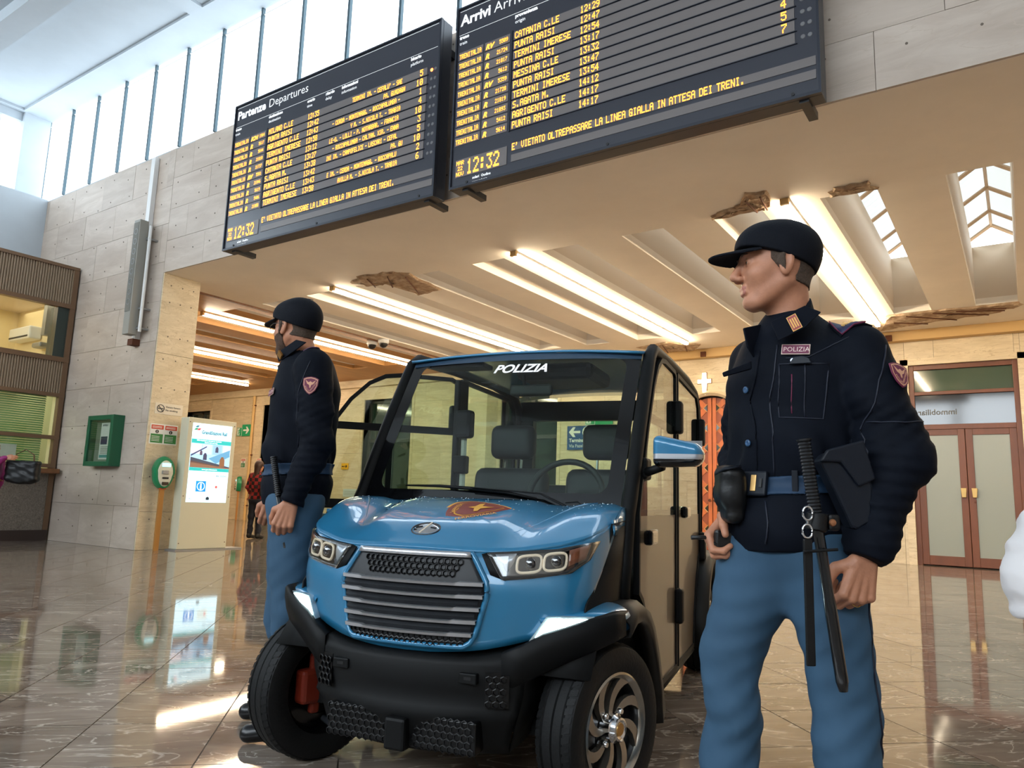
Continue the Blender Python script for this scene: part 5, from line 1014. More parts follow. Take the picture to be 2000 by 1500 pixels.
MB().tube([(-.50, -.02, .16), (-.40, -.03, .12), (-.30, -.02, .14)], .012, 6).build('control_arm', MATS['dark_metal'], CAR, smooth=True)
for s in (-1, 1): # dark wheel-arch liners
    MB().grid([[(s * .36, v, z + .01), (s * .60, v, z + .01)] for v, z in [(-.20, .44), (-.1, .56), (.02, .60), (.18, .60), (.34, .55), (.46, .44), (.56, .28)]], flip=s < 0).build('arch_liner', blk, CAR, smooth=True, thick=.004)
# ================================================================== PEOPLE
skin = mat('skin', (186, 128, 98), .5, noise=.14, nscale=30, bump=.12, bscale=220); lipm = mat('lips', (168, 104, 88), .45); hairm = mat('short_hair', (84, 68, 56), .8, noise=.4, nscale=120, bump=.6, bscale=300)
beardm = mat('beard_dark', (88, 64, 50), .85, noise=.4, nscale=120, bump=.8, bscale=260); navyj = mat('jacket_navy', (10, 15, 25), .75, noise=.2, nscale=5, bump=.35, bscale=13, spec=.12); capm = mat('cap_navy', (9, 13, 22), .8, spec=.2, bump=.15, bscale=200)
trs = mat('trousers_blue', (60, 88, 112), .75, spec=.2, noise=.12, nscale=4, bump=.15, bscale=16); beltm = mat('belt_blue', (34, 58, 84), .6, spec=.3); leath = mat('leather_black', (12, 13, 15), .42, spec=.35, bump=.1, bscale=80); leathn = mat('leather_navy', (12, 19, 30), .5, spec=.3)
eyew = mat('eye_white', (225, 215, 205), .2); iris = mat('iris_dark', (50, 36, 28), .15); purple = mat('patch_purple', (110, 34, 66), .6); dkb = mat('shoe_black', (14, 14, 16), .3)
def wob(p, a, f=1.0, ph=0.0):
    x, y, z = p[..., 0] * f, p[..., 1] * f, p[..., 2] * f
    return a * (np.sin(23 * z + 9 * x + ph) * np.cos(17 * x - 7 * z + 1.3 * ph) + .7 * np.sin(31 * z - 19 * y + 2 * ph) * np.sin(13 * y + 11 * x) + .5 * np.sin(47 * z + 21 * x + 3 * ph))
def folds(p, A, B, C, amp, fr=1.0):
    # creases across a sleeve or trouser leg, deepest near the joint and at the end
    A, B, C = (np.array(v, np.float32) for v in (A, B, C)); out = 0
    for P0, P1, j0, j1 in ((A, B, .25, 1.0), (B, C, 1.0, .9)):
        ax = P1 - P0; L = float(np.linalg.norm(ax)); ax = ax / L; t = ((p - P0) @ ax) / L; tc = np.clip(t, 0, 1); side = (p - P0 - (tc * L)[..., None] * ax); w = np.exp(-((t - .5) / .55) ** 4); m = (j0 + (j1 - j0) * tc)
        s1 = np.sin(92 * fr * tc * L + 34 * side[..., 0] + 12 * side[..., 1]); s2 = np.sin(61 * fr * tc * L - 34 * side[..., 0] + 21 * side[..., 1] + 1.3); out = out + 1.5 * amp * w * m * (.8 * s1 * s1 + .5 * s2 * np.abs(s2))
    return out * .8
def head_sdf(q):      # local: x forward (face), y to the left ear, z up
    d = el(q, (-.014, 0, .045), (.100, .077, .090)); d = su(d, el(q, (.034, 0, -.02), (.058, .060, .082)), .03)
    for s in (-1, 1):
        d = su(d, rc(q, (-.012, s * .052, -.040), (.055, s * .022, -.094), .018, .014), .03); d = su(d, el(q, (.058, s * .040, -.020), (.024, .020, .022)), .02)
    d = su(d, el(q, (.068, 0, -.092), (.022, .024, .018)), .02); d = su(d, rc(q, (.082, -.030, .030), (.082, .030, .030), .011, .011), .018)
    for s in (-1, 1): d = ss(d, el(q, (.100, s * .031, .010), (.018, .019, .013)), .012)
    d = su(d, rc(q, (.089, 0, .022), (.112, 0, -.020), .008, .0115), .010); d = su(d, el(q, (.109, 0, -.025), (.0115, .0095, .008)), .006)
    for s in (-1, 1): d = su(d, el(q, (.099, s * .012, -.029), (.011, .008, .008)), .006)
    d = su(d, rc(q, (.0885, -.013, -.0535), (.0885, .013, -.0535), .0072, .0072), .008); d = su(d, rc(q, (.0855, -.013, -.0655), (.0855, .013, -.0655), .0075, .0075), .007)
    d = ss(d, rc(q, (.0985, -.022, -.0594), (.0985, .022, -.0594), .0028, .0028), .004)
    for s in (-1, 1):
        R = rotm('Y', -12) ; e = el(q, (-.004, s * .079, .0), (.019, .009, .032), R); e = su(e, el(q, (-.001, s * .078, -.025), (.010, .007, .011)), .01); e = ss(e, el(q, (-.001, s * .087, .004), (.011, .006, .020), R), .004); e = su(e, rc(q, (.003, s * .083, -.012), (.008, s * .082, .004), .004, .004), .003); d = su(d, e, .006)
        # eyelids over the eyes
        d = su(d, el(q, (.076, s * .031, .012), (.0140, .0150, .0125)), .004); d = ss(d, el(q, (.094, s * .031, .0095), (.010, .013, .0042)), .003)
    return d
def hand_prims(w, a, b, sc, curl, thumb, fist_spread=1.0):
    """w wrist, a along the hand, b towards the thumb; returns rounded cones"""
    w = Vector(w); a = Vector(a).normalized(); b = Vector(b); b = (b - a * b.dot(a)).normalized(); n = a.cross(b); out = []; 
    if curl[0] < 0: n = -n; curl = [-c for c in curl]
    kn = []
    for k, (o, L, l0) in enumerate(((.030, .088, .043), (.010, .092, .047), (-.011, .088, .044), (-.030, .080, .035))):
        base = w + a * .012 * sc + b * o * .55 * sc; K = w + a * L * sc + b * o * sc * fist_spread; out.append((base, K, .0165 * sc, .0112 * sc)); p = K; ang = 0
        for j, (ln, r0, r1) in enumerate(((l0, .0105, .0092), (l0 * .62, .0094, .0085), (l0 * .5, .0086, .0076))):
            ang += curl[j] + k * 2; t = math.radians(ang); dr = a * math.cos(t) - n * math.sin(t); q = p + dr * ln * sc; out.append((p, q, r0 * sc, r1 * sc)); p = q
        kn.append(K)
    p = w + a * .018 * sc + b * .018 * sc
    for (da, db, dn, ln, r0, r1) in thumb: q = p + (a * da + b * db - n * dn).normalized() * ln * sc; out.append((p, q, r0 * sc, r1 * sc)); p = q
    return out
def prims_sdf(pr, k=.006):
    def f(p):
        d = None
        for (a, b, r1, r2) in pr: e = rc(p, a, b, r1, r2); d = e if d is None else su(d, e, k)
        return d
    return f
def bounds(pr, pad=.02):
    P_ = np.array([list(x) for a, b, r1, r2 in pr for x in (a, b)]); r = max(max(r1, r2) for _, _, r1, r2 in pr); return P_.min(0) - r - pad, P_.max(0) + r + pad
def surf(f, s, z, d0=-.45, d1=.3):
    ds = np.arange(d0, d1, .002, dtype=np.float32); P_ = np.stack([np.full_like(ds, s), ds, np.full_like(ds, z)], -1); v = f(P_); i = np.argmax(v < 0)
    p = Vector((s, float(ds[i]), z)); e = .006; g0 = np.array([[p.x + e, p.y, p.z], [p.x - e, p.y, p.z], [p.x, p.y + e, p.z], [p.x, p.y - e, p.z], [p.x, p.y, p.z + e], [p.x, p.y, p.z - e]], np.float32); w = f(g0)
    n = Vector((float(w[0] - w[1]), float(w[2] - w[3]), float(w[4] - w[5]))).normalized(); return p, n
def decal_basis(f, s, z, up=(0, 0, 1), off=.003, roll=0):
    p, n = surf(f, s, z); u = Vector(up); x = u.cross(n).normalized(); y = n.cross(x).normalized(); M = Matrix((x, y, n)).transposed().to_4x4(); M.translation = p + n * off; return M @ Matrix.Rotation(math.radians(roll), 4, 'Z')
def drape(name, f, pts, r, m, par, off=.0015):
    P_ = []
    for (a, b2) in zip(pts[:-1], pts[1:]):
        for t in np.linspace(0, 1, 7)[:-1]: P_.append((a[0] + (b2[0] - a[0]) * t, a[1] + (b2[1] - a[1]) * t))
    P_.append(pts[-1]); out = []
    for s, z in P_: p, n = surf(f, s, z); out.append(p + n * off)
    return MB().tube(out, r, 5).build(name, m, par, smooth=True)
def shield2(M, w, h, t, m, name, par, k=1.0):
    pts = [(-.5, .38), (-.28, .46), (0, .5), (.28, .46), (.5, .38), (.48, 0), (.34, -.28), (.16, -.44), (0, -.52), (-.16, -.44), (-.34, -.28), (-.48, 0)]; return MB().prism([(x * w * k, y * h * k) for x, y in pts[::-1]], t, M).build(name, m, par)
def person(P):
    root = thing('person', P['label'], 'person', P['loc'], P.get('rz', math.radians(34.163)), P.get('group')); hs = P.get('hs', 1.06)
    fa = P['face']; H0 = P['head']; ca, sa = math.cos(math.radians(fa)), math.sin(math.radians(fa)); tl = math.radians(P.get('tilt', 0))
    Rz = np.array([[ca, -sa, 0], [sa, ca, 0], [0, 0, 1]], np.float32); Rt = np.array([[math.cos(tl), 0, math.sin(tl)], [0, 1, 0], [-math.sin(tl), 0, math.cos(tl)]], np.float32); RH = Rz @ Rt
    toh = lambda p: ((p - np.array(H0, np.float32)) @ RH) / hs
    wloc = lambda x, y, z: Vector([float(v) for v in (RH @ (np.array([x, y, z], np.float32) * hs) + np.array(H0, np.float32))])
    nb = P['neck']
    def fh(p): return su(head_sdf(toh(p)) * hs, rc(p, tuple(wloc(-.030, 0, -.045)), nb, .052, .060), .03)
    h = np.array(H0); parts = [organic('h', fh, h - .16 - np.array([0, 0, .06]), h + .17, P.get('hres', .0028), [skin, lipm], None, lambda c: (lambda q: (np.minimum(rc(q, (.0895, -.014, -.0545), (.0895, .014, -.0545), .0062, .0062), rc(q, (.0865, -.013, -.0650), (.0865, .013, -.0650), .0066, .0066)) < .0012).astype(int))(toh(c)))]
    for hp in P['hands']:
        f = prims_sdf(hp, .005); lo, hi = bounds(hp); parts.append(organic('hd', f, lo, hi, P.get('handres', .0026), skin))
    T = P['torso']   # hidden core joining head and limbs
    parts.append(organic('core', lambda p: su(su(rc(p, nb, T['c'][:2] + (T['c'][2] + .02,), .055, .10), rc(p, T['c'], T['b'], .11, .11), .04), np.minimum.reduce([np.minimum(rc(p, A[0], A[1], .045, .04), rc(p, A[1], A[2], .04, .024)) for A in P['arms']] + [np.minimum(rc(p, L[0], L[1], .07, .055), rc(p, L[1], L[2], .05, .04)) for L in P['legs']]), .03), (-.55, -.5, .05), (.55, .55, 1.72), .02, skin))
    body = join_into('body', parts, root); body.data.polygons.foreach_set('use_smooth', [True] * len(body.data.polygons))
    for s in (-1, 1):   # eyes
        e = MB(); c = wloc(.0755, s * .031, .010); e.lathe([(0, .0128), (.004, .0122), (.008, .010), (.0115, .005), (.0122, 0), (.0115, -.005), (0, -.0125)], 14, Matrix.Translation(c) @ Matrix(RH.tolist()).to_4x4() @ Matrix.Rotation(math.pi / 2, 4, 'Y')); ey = e.build('eye', eyew, body, smooth=True)
        MB().lathe([(0, .0136), (.003, .0134), (.0058, .0122)], 12, Matrix.Translation(c) @ Matrix(RH.tolist()).to_4x4() @ Matrix.Rotation(math.pi / 2, 4, 'Y')).build('iris', iris, ey)
        MB().tube([wloc(.092, s * .014, .030), wloc(.095, s * .028, .034), wloc(.088, s * .046, .030)], [.0035, .0042, .002], 5, flat=.8).build('eyebrow', P.get('hairmat', hairm), body, smooth=True)
    Rf = P['tr']; c_, s_ = math.cos(math.radians(Rf)), math.sin(math.radians(Rf)); RT = np.array([[c_, -s_, 0], [s_, c_, 0], [0, 0, 1]], np.float32)
    def fj0(p):
        d = el(p, T['c'], T['cr'], RT); d = su(d, el(p, T['b'], T['br'], RT), .09); A, B = P['arms'][0][0], P['arms'][1][0]
        d = su(d, rc(p, A, B, .060, .060), .05); d = su(d, rc(p, (nb[0], nb[1], nb[2] - .09), (nb[0], nb[1], nb[2] - .03), .10, .065), .05)
        he = T['hem']; d = su(d, el(p, he, T['hr'], RT), .05); return d
    def fj1(p):
        d = fj0(p) + wob(p, .0045, 1.0, .5) + .006 * np.exp(-((p[..., 2] - P['waist'] - .07) / .07) ** 2) * np.sin(60 * p[..., 0] + 70 * p[..., 1] + 20 * p[..., 2])
        for A in P['arms']:
            r = A[3]; e = su(rc(p, A[0], A[1], r[0], r[1]), rc(p, A[1], A[2], r[1] * .97, r[2]), .02); e = e + folds(p, A[0], A[1], A[2], .0055); v = np.clip((A[0][2] - p[..., 2]) / (A[0][2] - A[2][2]), 0, 1); e = e + wob(p, .0055, 1.1, 2.0) * (.4 + v); d = su(d, e, .018)
        zw = P['waist']; d = d + .012 * np.exp(-((p[..., 2] - zw) / .03) ** 2) * (fj0(p) < .03); return d
    zh = P['hemz']; a2 = [A[2] for A in P['arms']]
    def fj(p):
        d = fj1(p); cut = zh + .02 * np.clip((p[..., 0] + .05) * 2, -1, 1) - p[..., 2]; near = np.minimum.reduce([np.sqrt(((p - np.array(a, np.float32)) ** 2).sum(-1)) for a in a2]); cut = np.where(near < .13, -1, cut)
        for A in P['arms']:  # sleeve ends
            w = np.array(A[2], np.float32); dr = w - np.array(A[1], np.float32); dr /= np.linalg.norm(dr); e = (p - w) @ dr - .0; m = (np.sqrt(((p - w) ** 2).sum(-1)) < .12) & (p[..., 2] < zh + .5); cut = np.where(m & (fj0(p) > .004), np.maximum(cut, e), cut)
        return np.maximum(d, cut)
    jk = organic('jacket', fj, (-.42, -.40, zh - .16), (.42, .50, nb[2] + .02), P.get('jres', .008), P['jmat'], root); P['fj'] = fj; P['fj1'] = fj1
    def ft(p):
        d = el(p, T['hem'][:2] + (T['hem'][2] - .02,), (.135, .165, .13), RT)
        for L in P['legs']:
            r = L[3]; e = su(rc(p, L[0], L[1], r[0], r[1]), rc(p, L[1], L[2], r[1], r[2]), .03) + folds(p, L[0], L[1], L[2], .0055, .45); d = su(d, e, .045)
        d = d + wob(p, .0075, .8, 1.0) * np.clip((1.0 - p[..., 2]) * 1.6, 0, 1); return np.maximum(d, np.maximum(.075 - p[..., 2], p[..., 2] - zh - .05))
    organic('trousers', ft, (-.5, -.42, .05), (.45, .5, zh + .06), P.get('tres', .010), P.get('tmat', trs), root); P['ft'] = ft
    for L in P['legs']:
        a = Vector(L[2]); fd = Vector(L[4]).normalized(); 
        fs = lambda p, a=a, fd=fd: np.maximum(su(rc(p, tuple(a + Vector((0, 0, -.035)) - fd * .03), tuple(a + fd * .17 + Vector((0, 0, -.062))), .043, .036), rc(p, tuple(a), tuple(a + Vector((0, 0, -.04))), .05, .045), .03), .004 - p[..., 2])
        organic('shoe', fs, (a.x - .28, a.y - .28, -.01), (a.x + .28, a.y + .28, .17), .009, P.get('smat', dkb), root)
    P.update(root=root, body=body, toh=toh, wloc=wloc, RH=RH, fh=fh, jk=jk); return P
def cap(P, visor_droop=.0, badge=True):
    toh, hs, root = P['toh'], P.get('hs', 1.06), P['root']; h = np.array(P['head'])
    def fc(p):
        q = toh(p); d = el(q, (-.010, 0, .052), (.110, .089, .086)); d = su(d, el(q, (.045, 0, .062), (.058, .072, .054)), .03); d = su(d, el(q, (-.006, 0, .026), (.1035, .0855, .090)), .015); i = el(q, (-.012, 0, .048), (.104, .083, .082)); pl = (.030 + .10 * (q[..., 0] * .22) - .0) - q[..., 2] + .02 * np.clip(-q[..., 0] * 6, 0, 1)*0 ; d = d + .0012 * np.sin(q[..., 2] * 90 + q[..., 0] * 30) * 0
        pl = (-.014 + .34 * (q[..., 0] + .10)) - q[..., 2]; return np.maximum(d, pl) * hs
    c = organic('cap', fc, h - .14, h + .18, .004, capm, root)
    def fv(p):
        q = toh(p); x = q[..., 0]; y = q[..., 1]; zc = .052 - .55 * (x - .075) * (.35 + visor_droop) - 4.2 * y * y - 1.2 * np.maximum(0, x - .10) ** 1; zc = .050 - .22 * (x - .08) - 3.6 * y * y
        r = np.sqrt((np.maximum(x - .02, 0) / .160) ** 2 + (y / .078) ** 2); d = np.maximum((r - 1) * .07, np.abs(q[..., 2] - zc) * .8 - .0032); return np.maximum(d, .055 - x) * hs
    organic('visor', fv, h - .06 - .2 * np.abs(np.array([1, 1, 0])), h + np.array([.24, .24, .12]), .004, capm, c)
    MB().lathe([(.006, 0), (.005, .003), (0, .004)], 10, Matrix.Translation(P['wloc'](-.01, 0, .137))).build('cap_button', capm, c)
    q = []
    for t in np.linspace(-.5, .9, 10): a = t; q.append(P['wloc'](-.012 + .1115 * math.sin(a) * .98, -.02, .052 + .0875 * math.cos(a)))
    MB().tube(q, .0013, 5).build('cap_seam', capm, c, smooth=True)
    return c
def hair(P, zlow=-.058):
    toh, hs = P['toh'], P.get('hs', 1.06); h = np.array(P['head'])
    def f(p):
        q = toh(p); x, z = q[..., 0], q[..., 2]; d = P['fh'](p) - .0035; fr = x - np.where(z > -.032, .033 + .85 * np.minimum(z - .012, 0), -.030) + .0008 * np.sin(z * 900) ; lo = (zlow + .012 * np.clip((x + .10) / .07, 0, 1)) - z + .0008 * np.sin(x * 700); ear = .0 ; e = .030 - np.sqrt((x + .012) ** 2 + (z * .75) ** 2); e = np.where(x > .0, -1, e)
        return np.maximum(np.maximum(np.maximum(d, fr), np.maximum(lo, e)), z - .07)
    organic('hair', f, h - .15, h + .12, .0035, P.get('hairmat', hairm), P['body'])
def finish_officer(P, badge, patch_sz, collar_badge, epau, detail=True):
    root, f, jk = P['root'], P['fj'], P['jk']; nb = P['neck']; A = P['arms'][0]
    # collar: flared open band round the neck
    def ck(p):
        ax = (p - np.array((nb[0] + P.get('cox', 0), nb[1], 0), np.float32)); lean = P['lean']; z = p[..., 2] - (nb[2] - .045); x = ax[..., 0] - lean[0] * z; y = ax[..., 1] - lean[1] * z; r = np.sqrt(x * x + y * y); R0 = P.get('cr_', .078) + .10 * np.clip(.05 - z, 0, .08); back = (x * P['cb'][0] + y * P['cb'][1]) / (r + 1e-4)
        top = .048 + P.get('cup', .042) * back; d = np.abs(r - R0) - .0065; return np.maximum(np.maximum(d, z - top), -.07 - z)
    co = organic('collar', ck, (nb[0] - .16, nb[1] - .16, nb[2] - .13), (nb[0] + .16, nb[1] + .16, nb[2] + .10), .0042, P['jmat'], root)
    bz = bx_ = None
    M = decal_basis(f, *badge[:2], roll=badge[2], off=.004); b = MB().box((-.036, -.014, 0), (.036, .014, .003), M=M).build('name_badge', mat('badge_edge', (214, 186, 170), .4), root); MB().box((-.034, -.012, .003), (.034, .012, .0038), M=M).build('badge_field', purple, b)
    text('badge_lettering', 'POLIZIA', .0185, mat('badge_text', (222, 198, 190), .5), b, M @ Matrix.Translation((-.0315, -.0065, .0042)), ext=.0002)
    # shoulder patch
    M = decal_basis(f, *patch_sz[:2], roll=patch_sz[2], off=.002); w = patch_sz[3]; pb = shield2(M, w, w * 1.12, .0035, purple, 'shoulder_patch', root); M2 = M @ Matrix.Translation((0, 0, .0032)); shield2(M2, w, w * 1.12, .0008, mat('patch_line', (214, 160, 128), .6), 'patch_border', pb, .90); M3 = M @ Matrix.Translation((0, 0, .0040)); shield2(M3, w, w * 1.12, .0006, purple, 'patch_field', pb, .80)
    M4 = M @ Matrix.Translation((0, 0, .0048)); eg = [(-.34, .28), (-.12, .12), (0, .2), (.12, .12), (.34, .28), (.2, .02), (.06, -.05), (.03, -.22), (-.03, -.22), (-.06, -.05), (-.2, .02)]; MB().prism([(x * w, y * w + .004) for x, y in eg[::-1]], .0008, M4).build('patch_eagle', MATS['patch_line'], pb)
    text('patch_lettering', 'POLIZIA', w * .15, MATS['patch_line'], pb, M4 @ Matrix.Translation((-.36 * w, -.10 * w, 0)) @ Matrix.Rotation(math.radians(-52), 4, 'Z'), ext=.0002); text('patch_lettering', 'FERROVIARIA', w * .12, MATS['patch_line'], pb, M4 @ Matrix.Translation((.05 * w, -.40 * w, 0)) @ Matrix.Rotation(math.radians(58), 4, 'Z'), ext=.0002)
    return co
# ---------------------------------------------------------------- the officer at the right
ARN = [(.092, -.098, 1.418), (.152, -.150, 1.140), (.042, -.185, .885), (.076, .088, .052)]; ARF = [(-.085, .20, 1.44), (-.10, .32, 1.16), (-.200, .10, .985), (.08, .07, .045)]
hn = hand_prims((.042, -.185, .890), (-.22, -.02, -.95), (-.92, -.12, .18), 1.12, [-62, -88, -55], [(.45, .75, .35, .040, .0165, .0125), (.95, .15, .35, .032, .0125, .0105), (.85, -.3, .5, .024, .0105, .0090)])
hf = hand_prims((-.205, .085, .980), (-.62, -.10, -.72), (-.35, -.80, .35), 1.05, [52, 70, 45], [(.35, .9, .1, .038, .016, .0125), (.75, .35, .75, .032, .0125, .0108), (.75, -.1, .8, .024, .0105, .0090)])
PR = person(dict(label='policeman in navy jacket and cap standing right of the car, holding a radio', loc=(-.47019, 2.15841, 0), face=176, head=(-.086, .005, 1.675), neck=(-.048, .025, 1.535), tr=32, hs=1.07,
    torso=dict(c=(-.035, .05, 1.315), cr=(.150, .195, .25), b=(-.045, .05, 1.10), br=(.148, .172, .20), hem=(-.060, .05, .950), hr=(.162, .178, .18)),
    arms=[ARN, ARF], hands=[hn, hf], waist=1.065, hemz=.892, legs=[((.01, -.02, .88), (.035, -.05, .58), (.050, -.07, .10), (.115, .082, .088), (-1, -.35, 0)), ((-.115, .08, .88), (-.205, .09, .60), (-.215, .10, .10), (.125, .078, .078), (-1, -.2, 0))], jmat=navyj, hres=.0026, jres=.0068, tres=.009))
cap(PR); hair(PR); PR['lean'] = (-.25, 0); PR['cb'] = (.95, .25); PR['cup'] = .068
co = finish_officer(PR, (-.077, 1.421, -4), (.150, 1.345, -8, .062), None, None)
f = PR['fj']; R_ = PR['root']
# lapels of the open collar
def flap(name, pts, th, m, par):
    P_ = [Vector(p) for p in pts]; n = (P_[1] - P_[0]).cross(P_[2] - P_[0]).normalized() * th; k = len(P_); return MB().add([p for p in P_] + [p + n for p in P_], [tuple(range(k))[::-1], tuple(range(k, 2 * k))] + [(i, (i + 1) % k, k + (i + 1) % k, k + i) for i in range(k)]).build(name, m, par, smooth='fix', bevel=.003)
l1 = flap('lapel', [(-.045, -.088, 1.545), (-.135, -.075, 1.500), (-.128, -.112, 1.440), (-.070, -.150, 1.470), (-.015, -.120, 1.520)], .006, navyj, R_); l2 = flap('lapel', [(-.120, .045, 1.525), (-.195, -.020, 1.495), (-.188, -.030, 1.440), (-.150, .0, 1.400), (-.110, .02, 1.46)], .006, navyj, R_)
Mb = Matrix(((.80, -.30, -.52, -.092), (-.42, .30, -.86, -.134), (.42, .90, .11, 1.487), (0, 0, 0, 1))); cbx = MB().box((-.013, -.022, 0), (.013, .022, .004), M=Mb).build('collar_badge', gold, l1); MB().box((-.011, -.020, .004), (.011, .020, .0046), M=Mb).build('badge_field', mat('badge_red', (150, 50, 44), .5), cbx)
for x in (-.006, 0, .006): MB().box((x - .0018, -.015, .0046), (x + .0018, .013, .0056), M=Mb).build('badge_line', gold, cbx)
# epaulette
def surf_top(f, s, y, z1=1.62):
    zs = np.arange(z1, 1.2, -.002, dtype=np.float32); v = f(np.stack([np.full_like(zs, s), np.full_like(zs, y), zs], -1)); return float(zs[np.argmax(v < 0)]) if (v < 0).any() else 1.40 + .1 * (z1 - 1.6)
def epaulette(f, x0, x1, y0, y1, off, name, m, par, thick=.004, z1=1.62): 
    return MB().grid([[(x, y, surf_top(f, x, y, z1) + off) for y in np.linspace(y0, y1, 6)] for x in np.linspace(x0, x1, 8)]).build(name, m, par, smooth=True, thick=thick)
epaulette(f, .030, .115, -.130, -.060, .004, 'epaulette', navyj, R_)
e0 = epaulette(f, .033, .095, -.133, -.057, .009, 'rank_slide', mat('slide_blue', (30, 38, 74), .6), R_)
MB().tube([(x, y, surf_top(f, x, y) + .011) for x, y in ((.033, -.057), (.033, -.095), (.033, -.133), (.065, -.133), (.095, -.133), (.095, -.095), (.095, -.057))], .0022, 5).build('slide_piping', purple, e0)
for (x, y, r) in ((.060, -.100, .011), (.075, -.092, .008), (.047, -.108, .006)): MB().lathe([(r, 0), (r * .8, .004), (0, .005)], 6, Matrix.Translation((x, y, surf_top(f, x, y) + .012)) @ Matrix.Rotation(.5, 4, 'X')).build('rank_star', mat('rank_gold', (226, 180, 110), .35, .4), e0)
# front placket, pocket and buttons
seam = mat('seam_navy', (12, 20, 38), .6)
pk = drape('placket_edge', f, [(-.150, 1.43), (-.172, 1.30), (-.170, 1.18), (-.165, 1.09)], .0035, navyj, R_); drape('placket_edge', f, [(-.115, 1.44), (-.135, 1.30), (-.138, 1.18), (-.130, 1.09)], .0025, seam, R_); drape('placket_edge', f, [(-.155, 1.02), (-.160, .91)], .003, seam, R_)
for s, z in ((-.178, 1.325), (-.182, 1.175)):
    M = decal_basis(f, s, z, off=.004); MB().lathe([(.0095, 0), (.0095, .003), (.006, .005), (0, .004)], 14, M).build('snap_button', mat('button_blue', (50, 84, 120), .3), R_, smooth='fix')
for (pp) in ([(-.115, 1.385), (-.12, 1.24), (-.02, 1.235), (-.005, 1.38), (-.115, 1.385)], [(-.06, 1.385), (-.064, 1.24)]): drape('pocket_seam', f, pp, .0022, seam, R_)
drape('pocket_piping', f, [(-.090, 1.355), (-.092, 1.25)], .0016, purple, R_)
M = decal_basis(f, -.085, 1.392, off=.004); MB().lathe([(.006, 0), (.006, .003), (0, .003)], 10, M).build('snap_button', mat('snap_metal', (150, 155, 165), .3, .8), R_)
M = decal_basis(f, -.070, 1.392, off=.006); MB().prism([(-.028, -.012), (.03, -.012), (.024, .002), (.008, .010), (-.014, .008)], .006, M).build('sunglasses_case', leathn, R_, bevel=.002)
drape('sleeve_seam', f, [(.135, 1.43), (.095, 1.33), (.062, 1.21), (.066, 1.12)], .0025, seam, R_); drape('sleeve_seam', f, [(.07, 1.225), (.14, 1.222), (.20, 1.228)], .002, seam, R_); drape('yoke_seam', f, [(.045, 1.45), (-.05, 1.40), (-.10, 1.40)], .002, seam, R_)
pass
flap('storm_flap', [(-.185, -.06, 1.395), (-.262, -.05, 1.362), (-.258, -.05, 1.350), (-.185, -.06, 1.372)], .01, navyj, R_)
# belt and equipment: objects carried on the belt
f0 = lambda p: f(p)
RT32 = rotm('Z', 32)
def belt_f(P, tm, zc, hw=.024):
    T = P['torso']; RT = np.array(Matrix.Rotation(math.radians(P['tr']), 3, 'Z'), np.float32)
    def fb(p): d = P['fj1'](p) - .008; core = el(p, (T['b'][0], T['b'][1], zc), (T['br'][0] + .03, T['br'][1] + .03, .3), RT); return np.maximum(np.maximum(d, np.abs(p[..., 2] - zc - .06 * (p[..., 0] + .05)) - hw), core)
    return organic('duty_belt', fb, (-.30, -.24, zc - .06), (.24, .30, zc + .07), .005, tm, P['root'])
belt_f(PR, beltm, 1.066)
M = decal_basis(f, -.160, 1.062, off=.010); bk = MB().box((-.036, -.034, 0), (.036, .034, .016), M=M).build('belt_buckle', leathn, R_, bevel=.006); MB().box((-.008, -.022, .016), (.008, .022, .019), M=M).build('buckle_emblem', mat('rank_gold', (226, 180, 110)), bk, bevel=.003); MB().box((.018, -.012, .016), (.026, .012, .019), M=M).build('buckle_release', MATS['black'], bk)
M = decal_basis(f, -.085, 1.070, off=.010); MB().box((-.007, -.032, 0), (.009, .032, .006), M=M).build('belt_keeper', leathn, R_, bevel=.002)
bt_ = thing('police_baton', 'long black baton with ribbed grip hanging from the near policeman\'s belt', 'baton', (-.47019, 2.15841, 0), math.radians(34.163))
b0, b1 = Vector((-.112, -.225, 1.172)), Vector((-.036, -.225, .585)); dr_ = (b1 - b0); pts = [b0 + dr_ * t for t in np.linspace(0, 1, 40)]
MB().tube([b0 + dr_ * t for t in np.linspace(.30, 1, 20)], [.013] * 10 + [.0145] * 9 + [.010], 12).build('shaft', mat('baton_black', (15, 16, 18), .25, coat=.5), bt_, smooth=True)
gp = []; gr2 = []
for k, t in enumerate(np.linspace(0, .30, 44)): gp.append(b0 + dr_ * t); gr2.append(.0165 if k % 2 else .0140)
MB().tube(gp, [.018] * 2 + gr2[2:], 14).build('ribbed_grip', mat('grip_black', (20, 21, 24), .35), bt_, smooth='fix')
bh = b0 + dr_ * .34; MB().lathe([(.022, -.022), (.026, -.018), (.026, .018), (.022, .022)], 14, Matrix.Translation(bh) @ Matrix.Rotation(math.radians(8), 4, 'Y')).build('baton_ring', leath, bt_, smooth='fix'); box('strap_end', (bh.x + .02, bh.y - .02, bh.z - .02), (bh.x + .05, bh.y + .01, bh.z + .02), leath, bt_, bevel=.008); MB().lathe([(.009, 0), (.007, .004), (0, .005)], 12, Matrix.Translation((bh.x + .028, bh.y - .024, bh.z)) @ Matrix.Rotation(math.pi / 2, 4, 'X')).build('brass_stud', mat('stud_copper', (176, 120, 84), .3, .7), bt_)
for k, (dx, dz) in enumerate(((-.030, .02), (-.032, -.022))): MB().tube([(bh.x + dx + .012 * math.cos(a), bh.y - .022, bh.z + dz + .016 * math.sin(a)) for a in np.linspace(0, 2 * math.pi, 18, endpoint=False)], .0028, 6, closed=True).build('chrome_clip', chrome, bt_, smooth=True)
MB().tube([(bh.x - .031, bh.y - .02, bh.z + .005), (bh.x - .031, bh.y - .02, bh.z - .008)], .003, 6).build('chrome_clip', chrome, bt_)
